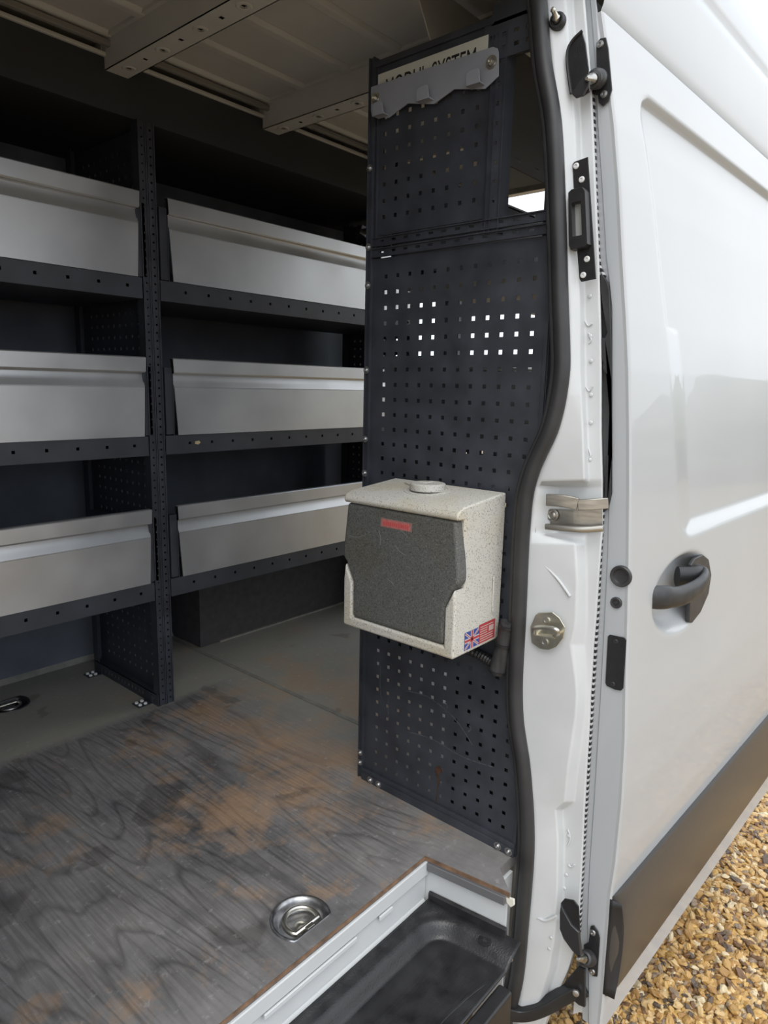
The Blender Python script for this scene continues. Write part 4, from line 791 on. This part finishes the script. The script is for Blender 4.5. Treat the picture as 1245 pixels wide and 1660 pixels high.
# rubber sleeve, plug and cover on the leading edge
q = (1.416, 0.541, 0.7283)
gm_ = MB().lathe([(.0235, -.002), (.0235, .003), (.021, .0055), (.0165, .004), (.0145, .001), (.013, .0005), (0, .0005)], q, (-1, 0, 0), 28).build('rubber_sleeve', RUBBER, sd, smooth=True)
q = (1.416, 0.5467, 0.6676)
MB().lathe([(.0125, -.002), (.0125, .002), (.0105, .0035), (.0075, .003), (.007, .001), (.004, .001), (.003, .003), (0, .003)], q, (-1, 0, 0), 24).build('rubber_plug', RUBBER, sd, smooth=True)
cv = MB().prism([(1.4135, 0.5585, 0.5877), (1.4135, 0.5547, 0.593), (1.4135, 0.5217, 0.5946), (1.4135, 0.5172, 0.5902), (1.4135, 0.5145, 0.4801), (1.4135, 0.5194, 0.4727), (1.4135, 0.5332, 0.4712), (1.4135, 0.5518, 0.474), (1.4135, 0.5552, 0.4803)], (.003, 0, 0)).build('latch_cover', PLASTIC, sd, bevel=.001)
for p in [(1.4135, 0.5398, 0.5813), (1.4135, 0.5384, 0.4826)]:
    MB().lathe([(.0055, 0), (.0045, .0015), (.002, .0015), (.002, .0005), (0, .0005)], p, (-1, 0, 0), 14).build('cover_screw', RUBBER, cv, smooth=True)
# guide pins on their plates
def pin(pts, tip, screws, zdir):
    pl = MB().prism(pts, (.004, 0, 0)).build('guide_pin', PLASTIC, sd, bevel=.0012)
    a, b = Vector(tip[0]), Vector(tip[1])
    ax_ = (b - a).normalized(); L_ = (b - a).length
    MB().lathe([(.019, 0), (.019, L_ * .22), (.015, L_ * .30), (.0155, L_ * .42), (.011, L_ * .45), (.011, L_ * .5)], a, ax_, 20).build('pin_boot', RUBBER, pl, smooth=True)
    MB().lathe([(.010, L_ * .45), (.0095, L_ * .62), (.0065, L_ * .72), (.0055, L_ * .94), (.003, L_), (0, L_)], a, ax_, 16).build('pin_tip', WORN, pl, smooth=True)
    for s_ in screws: MB().lathe([(.0075, 0), (.0065, .003), (.003, .0035), (.003, .002), (0, .002)], s_, (-1, 0, 0), 14).build('pin_screw', BOLT, pl, smooth=True)
pin([(1.411, 0.6826, 1.8009), (1.411, 0.6741, 1.8075), (1.411, 0.6626, 1.8064), (1.411, 0.6558, 1.7847), (1.411, 0.6417, 1.7068), (1.411, 0.6477, 1.6881), (1.411, 0.6586, 1.6804), (1.411, 0.6684, 1.6894), (1.411, 0.6708, 1.7036), (1.411, 0.6816, 1.7084), (1.411, 0.6841, 1.7226), (1.411, 0.6766, 1.7434)], [(1.408, 0.6705, 1.7319), (1.335, 0.6598, 1.7071)], [(1.4105, 0.673, 1.7959), (1.4105, 0.6575, 1.7015)], 1)
pin([(1.411, 0.5401, -0.129), (1.411, 0.5329, -0.123), (1.411, 0.5215, -0.1328), (1.411, 0.5157, -0.1476), (1.411, 0.5134, -0.2505), (1.411, 0.5238, -0.2556), (1.411, 0.5353, -0.2478), (1.411, 0.5486, -0.2187), (1.411, 0.5526, -0.1871), (1.411, 0.5412, -0.1733)], [(1.408, 0.5354, -0.2099), (1.335, 0.5329, -0.1604)], [(1.4105, 0.5328, -0.141), (1.4105, 0.5261, -0.2431)], 1)
# handle
HB = mat('handle_plastic', (.03, .03, .031), .42, var=.3, vscale=40)
def hp(x, z, out): return (x, interp(YO, z) + flare(x) - out, z)
hd = MB().sweep(spline([hp(1.552, .655, -.012), hp(1.585, .652, .012), hp(1.63, .648, .026), hp(1.69, .652, .037), hp(1.75, .663, .041), hp(1.79, .672, .030), hp(1.80, .676, .005)], 6), [(.0155 * math.cos(t) , .027 * math.sin(t)) for t in [2 * math.pi * i / 16 for i in range(16)]], up=(0, 0, 1), scales=[.95 + .12 * math.sin(math.pi * min(1, i / 9)) - .28 * sstep(10, 36, i) for i in range(37)])
hdo = hd.build('handle', HB, sd, smooth=True, angle=60)
MB().prism([hp(x, z, -.006) for x, z in [(1.775, .695), (1.80, .706), (1.86, .706), (1.905, .686), (1.93, .64), (1.915, .59), (1.86, .552), (1.80, .537), (1.775, .545)]], (0, -.010, 0)).build('handle_back_plate', HB, sd, bevel=.003)
MB().sweep(spline([hp(1.735, .668, -.016), hp(1.765, .667, .012), hp(1.79, .667, .02)], 4), [(.016 * math.cos(t), .026 * math.sin(t)) for t in [2 * math.pi * i / 14 for i in range(14)]], up=(0, 0, 1)).build('handle_inner', PLASTIC, hdo, smooth=True)
# rub strip
zr0, zr1 = -.298, -.035
prof = [(zr1, .002), (zr1 + .004, -.012), (zr1 - .02, -.020), ((zr0 + zr1) / 2, -.024), (zr0 + .02, -.020), (zr0 - .002, -.012), (zr0, .002)]
rows = [[(x, interp(YO, z) + flare(x) + d * k, z) for z, d in prof] for x, k in [(1.424, .15), (1.428, .45), (1.44, .75), (1.47, .95), (1.52, 1.0), (2.0, 1.0), (2.5, 1.), (2.95, 1.)]]
rsb = MB().grid(rows); rsb.f.append(tuple(range(7)))
rub = rsb.build('rub_strip', RUBSTRIP, sd, smooth=True, angle=50)
tf = MB()
for x, k in ((1.4235, .2), (1.43, .7), (1.445, 1.0)): pass
capz = frange(zr0 + .006, zr1 - .004, .02)
rows = [[(1.4195 + .030 * (1 - (2 * (z - zr0) / (zr1 - zr0) - 1) ** 2) * t, interp(YO, z) + .003 - .027 * t, z) for t in (0, .3, .6, .9, 1.0)] for z in capz]
MB().grid(rows).build('strip_end_cap', mat('end_cap_plastic', (.02, .02, .022), .45), rub, smooth=True, solid=.002)
# lower roller arm
RA = [(1.28, 0.7256, -0.3726), (1.3, 0.7018, -0.3858), (1.33, 0.6785, -0.4017), (1.35, 0.6505, -0.3958), (1.37, 0.6174, -0.3703), (1.39, 0.5885, -0.3408), (1.405, 0.565, -0.3185), (1.42, 0.5413, -0.3032)]
ra = MB().sweep(spline(RA, 6), [(-.014, -.016), (.014, -.016), (.017, .0), (.014, .016), (-.014, .016), (-.017, 0)], up=(0, 0, 1)).build('roller_arm', PLASTIC, sd, smooth=True, bevel=.003)
MB().prism([(1.395, 0.5858, -0.3005), (1.395, 0.5704, -0.2695), (1.395, 0.5567, -0.2399), (1.395, 0.5383, -0.2348), (1.395, 0.5304, -0.3358), (1.395, 0.5459, -0.3396), (1.395, 0.572, -0.3332)], (.008, 0, 0)).build('arm_bracket', PLASTIC, ra, bevel=.002)
for p in [(1.388, 0.5518, -0.302)]:
    MB().lathe([(.0085, 0), (.0075, .005), (.003, .006), (0, .006)], p, (-1, -.3, .2), 14).build('arm_bolt', BOLT, ra, smooth=True)
# step corner screw and clip by the seal
q = (1.262, 0.6687, -0.1907)
MB().lathe([(.011, 0), (.010, .004), (.004, .005), (.004, .003), (0, .003)], q, (-1, 0, 0), 16).build('riser_screw', BOLT, sill, smooth=True)

# rear wheel
wh = thing('rear_wheel', 'black rear tyre in the shadow under the sliding door', 'wheel')
wq = (2.30, .60, -.325)
MB().lathe([(.20, .02), (.30, .0), (.335, .02), (.345, .05), (.345, .16), (.335, .19), (.30, .21), (.20, .19)], wq, (0, 1, 0), 40).build('tyre', RUBBER, wh, smooth=True)
MB().lathe([(.20, .03), (.19, .06), (.06, .05), (.05, .03), (0, .03)], wq, (0, 1, 0), 32).build('rim', GREYTRIM, wh, smooth=True)

# ------------------------------------------------------------------ gravel
random.seed(11)
PC = [(.44, .26, .085), (.33, .18, .055), (.54, .37, .17), (.16, .085, .038), (.60, .49, .31), (.10, .07, .05), (.50, .31, .10), (.25, .18, .12)]
PM = [mat('pebble_%d' % i, c, .5, var=.3, vscale=60, bump=.3, bscale=200) for i, c in enumerate(PC)]
wts = [5, 4, 4, 3, 2, 2, 4, 2]
def pebble_mesh(seed, mm):
    bm = bmesh.new(); bmesh.ops.create_icosphere(bm, subdivisions=2, radius=1)
    off = Vector((seed * 3.7, seed * 1.3, seed * 2.1))
    for v in bm.verts: v.co *= 1 + .62 * mnoise.noise(v.co * 1.25 + off)
    bmesh.ops.scale(bm, vec=(1.1, .68, .46), verts=bm.verts)
    me = bpy.data.meshes.new('pebble'); bm.to_mesh(me); bm.free()
    me.materials.append(mm)
    return me
PMESH = [[pebble_mesh(i * 5 + j, PM[i]) for j in range(4)] for i in range(len(PM))]
def rand_rot(): return (random.uniform(-.8, .8), random.uniform(-.8, .8), random.uniform(0, 6.28))
# visible gravel: beyond the door's lower edge, and a patch below the roller arm
spots = []
def free(x, y, r):
    for (a, b, c) in spots:
        if (a - x) ** 2 + (b - y) ** 2 < ((r + c) * .52) ** 2: return False
    return True
GP = []
tries = 0
def in_view(x, y):
    # wedge of ground seen past the door's bottom edge, or the patch by the arm
    if 1.72 < x < 3.0:
        hi = .585 - .02 * (x - 1.72); lo = max(.18, .50 - 1.05 * (x - 1.78) if x < 2.04 else .235 + .21 * (x - 2.04))
        return lo - .03 < y < hi
    return 1.58 < x < 1.72 and .60 < y < .78
while len(GP) < 300 and tries < 60000:
    tries += 1
    x, y = random.uniform(1.58, 2.95), random.uniform(.17, .78)
    if not in_view(x, y): continue
    r = random.uniform(.010, .0205)
    if not free(x, y, r): continue
    spots.append((x, y, r)); GP.append((x, y, r))
for (x, y, r) in GP:
    i = random.choices(range(len(PM)), wts)[0]
    o = bpy.data.objects.new('pebble', PMESH[i][random.randrange(4)]); COL.objects.link(o); o.parent = ground
    o.location = (x, y, -.662 + random.uniform(-.003, .005)); o.scale = (r, r, r); o.rotation_euler = rand_rot()
# the rest of the gravel as one bed
ico = bmesh.new(); bmesh.ops.create_icosphere(ico, subdivisions=1, radius=1)
iv = [v.co.copy() for v in ico.verts]; ifc = [tuple(v.index for v in f.verts) for f in ico.faces]; ico.free()
vs, fs, mi = [], [], []
def scatter(n, x0, x1, y0, y1, rmin, rmax):
    for _ in range(n):
        x, y, r = random.uniform(x0, x1), random.uniform(y0, y1), random.uniform(rmin, rmax)
        rot = Matrix.Rotation(random.uniform(0, 6.28), 3, 'Z') @ Matrix.Rotation(random.uniform(-.5, .5), 3, 'X')
        o = len(vs); sc = Vector((r, r * random.uniform(.55, .9), r * random.uniform(.4, .65)))
        for v in iv: vs.append(rot @ Vector((v.x * sc.x, v.y * sc.y, v.z * sc.z)) * (1 + .2 * random.uniform(-1, 1)) + Vector((x, y, -.671 + random.uniform(0, .004))))
        i = random.choices(range(len(PM)), wts)[0]
        for f in ifc: fs.append(tuple(k + o for k in f)); mi.append(i)
scatter(14000, 1.5, 3.3, .0, .95, .007, .018)
scatter(9000, .2, 4.6, -1.2, .5, .010, .02)
me = bpy.data.meshes.new('gravel'); me.from_pydata(vs, [], fs)
for m_ in PM: me.materials.append(m_)
me.polygons.foreach_set('material_index', mi)
g = bpy.data.objects.new('gravel', me); COL.objects.link(g); g.parent = ground; g['kind'] = 'stuff'

# trees across the drive, seen only as a soft reflection in the door
random.seed(5)
LEAF = mat('tree_foliage', (.17, .19, .11), .8, var=.4, vscale=1.5)
tv, tf_ = [], []
bmi = bmesh.new(); bmesh.ops.create_icosphere(bmi, subdivisions=3, radius=1)
bv = [v.co.copy() for v in bmi.verts]; bf = [tuple(v.index for v in f.verts) for f in bmi.faces]; bmi.free()
for k in range(46):
    a = random.uniform(-.95, .02); d = random.uniform(24, 34)
    c = Vector((d * math.cos(a), d * math.sin(a), -.66)); h = random.uniform(.9, 2.4); wd = random.uniform(1.6, 3.2); o = len(tv)
    off = Vector((k * 1.7, 0, 0))
    for v in bv: tv.append(c + Vector((v.x * wd, v.y * wd, max(0, v.z * .5 + .5) * h * 1.6)) * (1 + .35 * mnoise.noise(v * 2.2 + off)))
    tf_ += [tuple(i + o for i in f) for f in bf]
tm_ = bpy.data.meshes.new('tree_line'); tm_.from_pydata(tv, [], tf_); tm_.materials.append(LEAF)
tl = bpy.data.objects.new('tree_line', tm_); COL.objects.link(tl); tl['kind'] = 'stuff'; tl['label'] = 'low green trees across the gravel drive behind the viewer'; tl['category'] = 'trees'
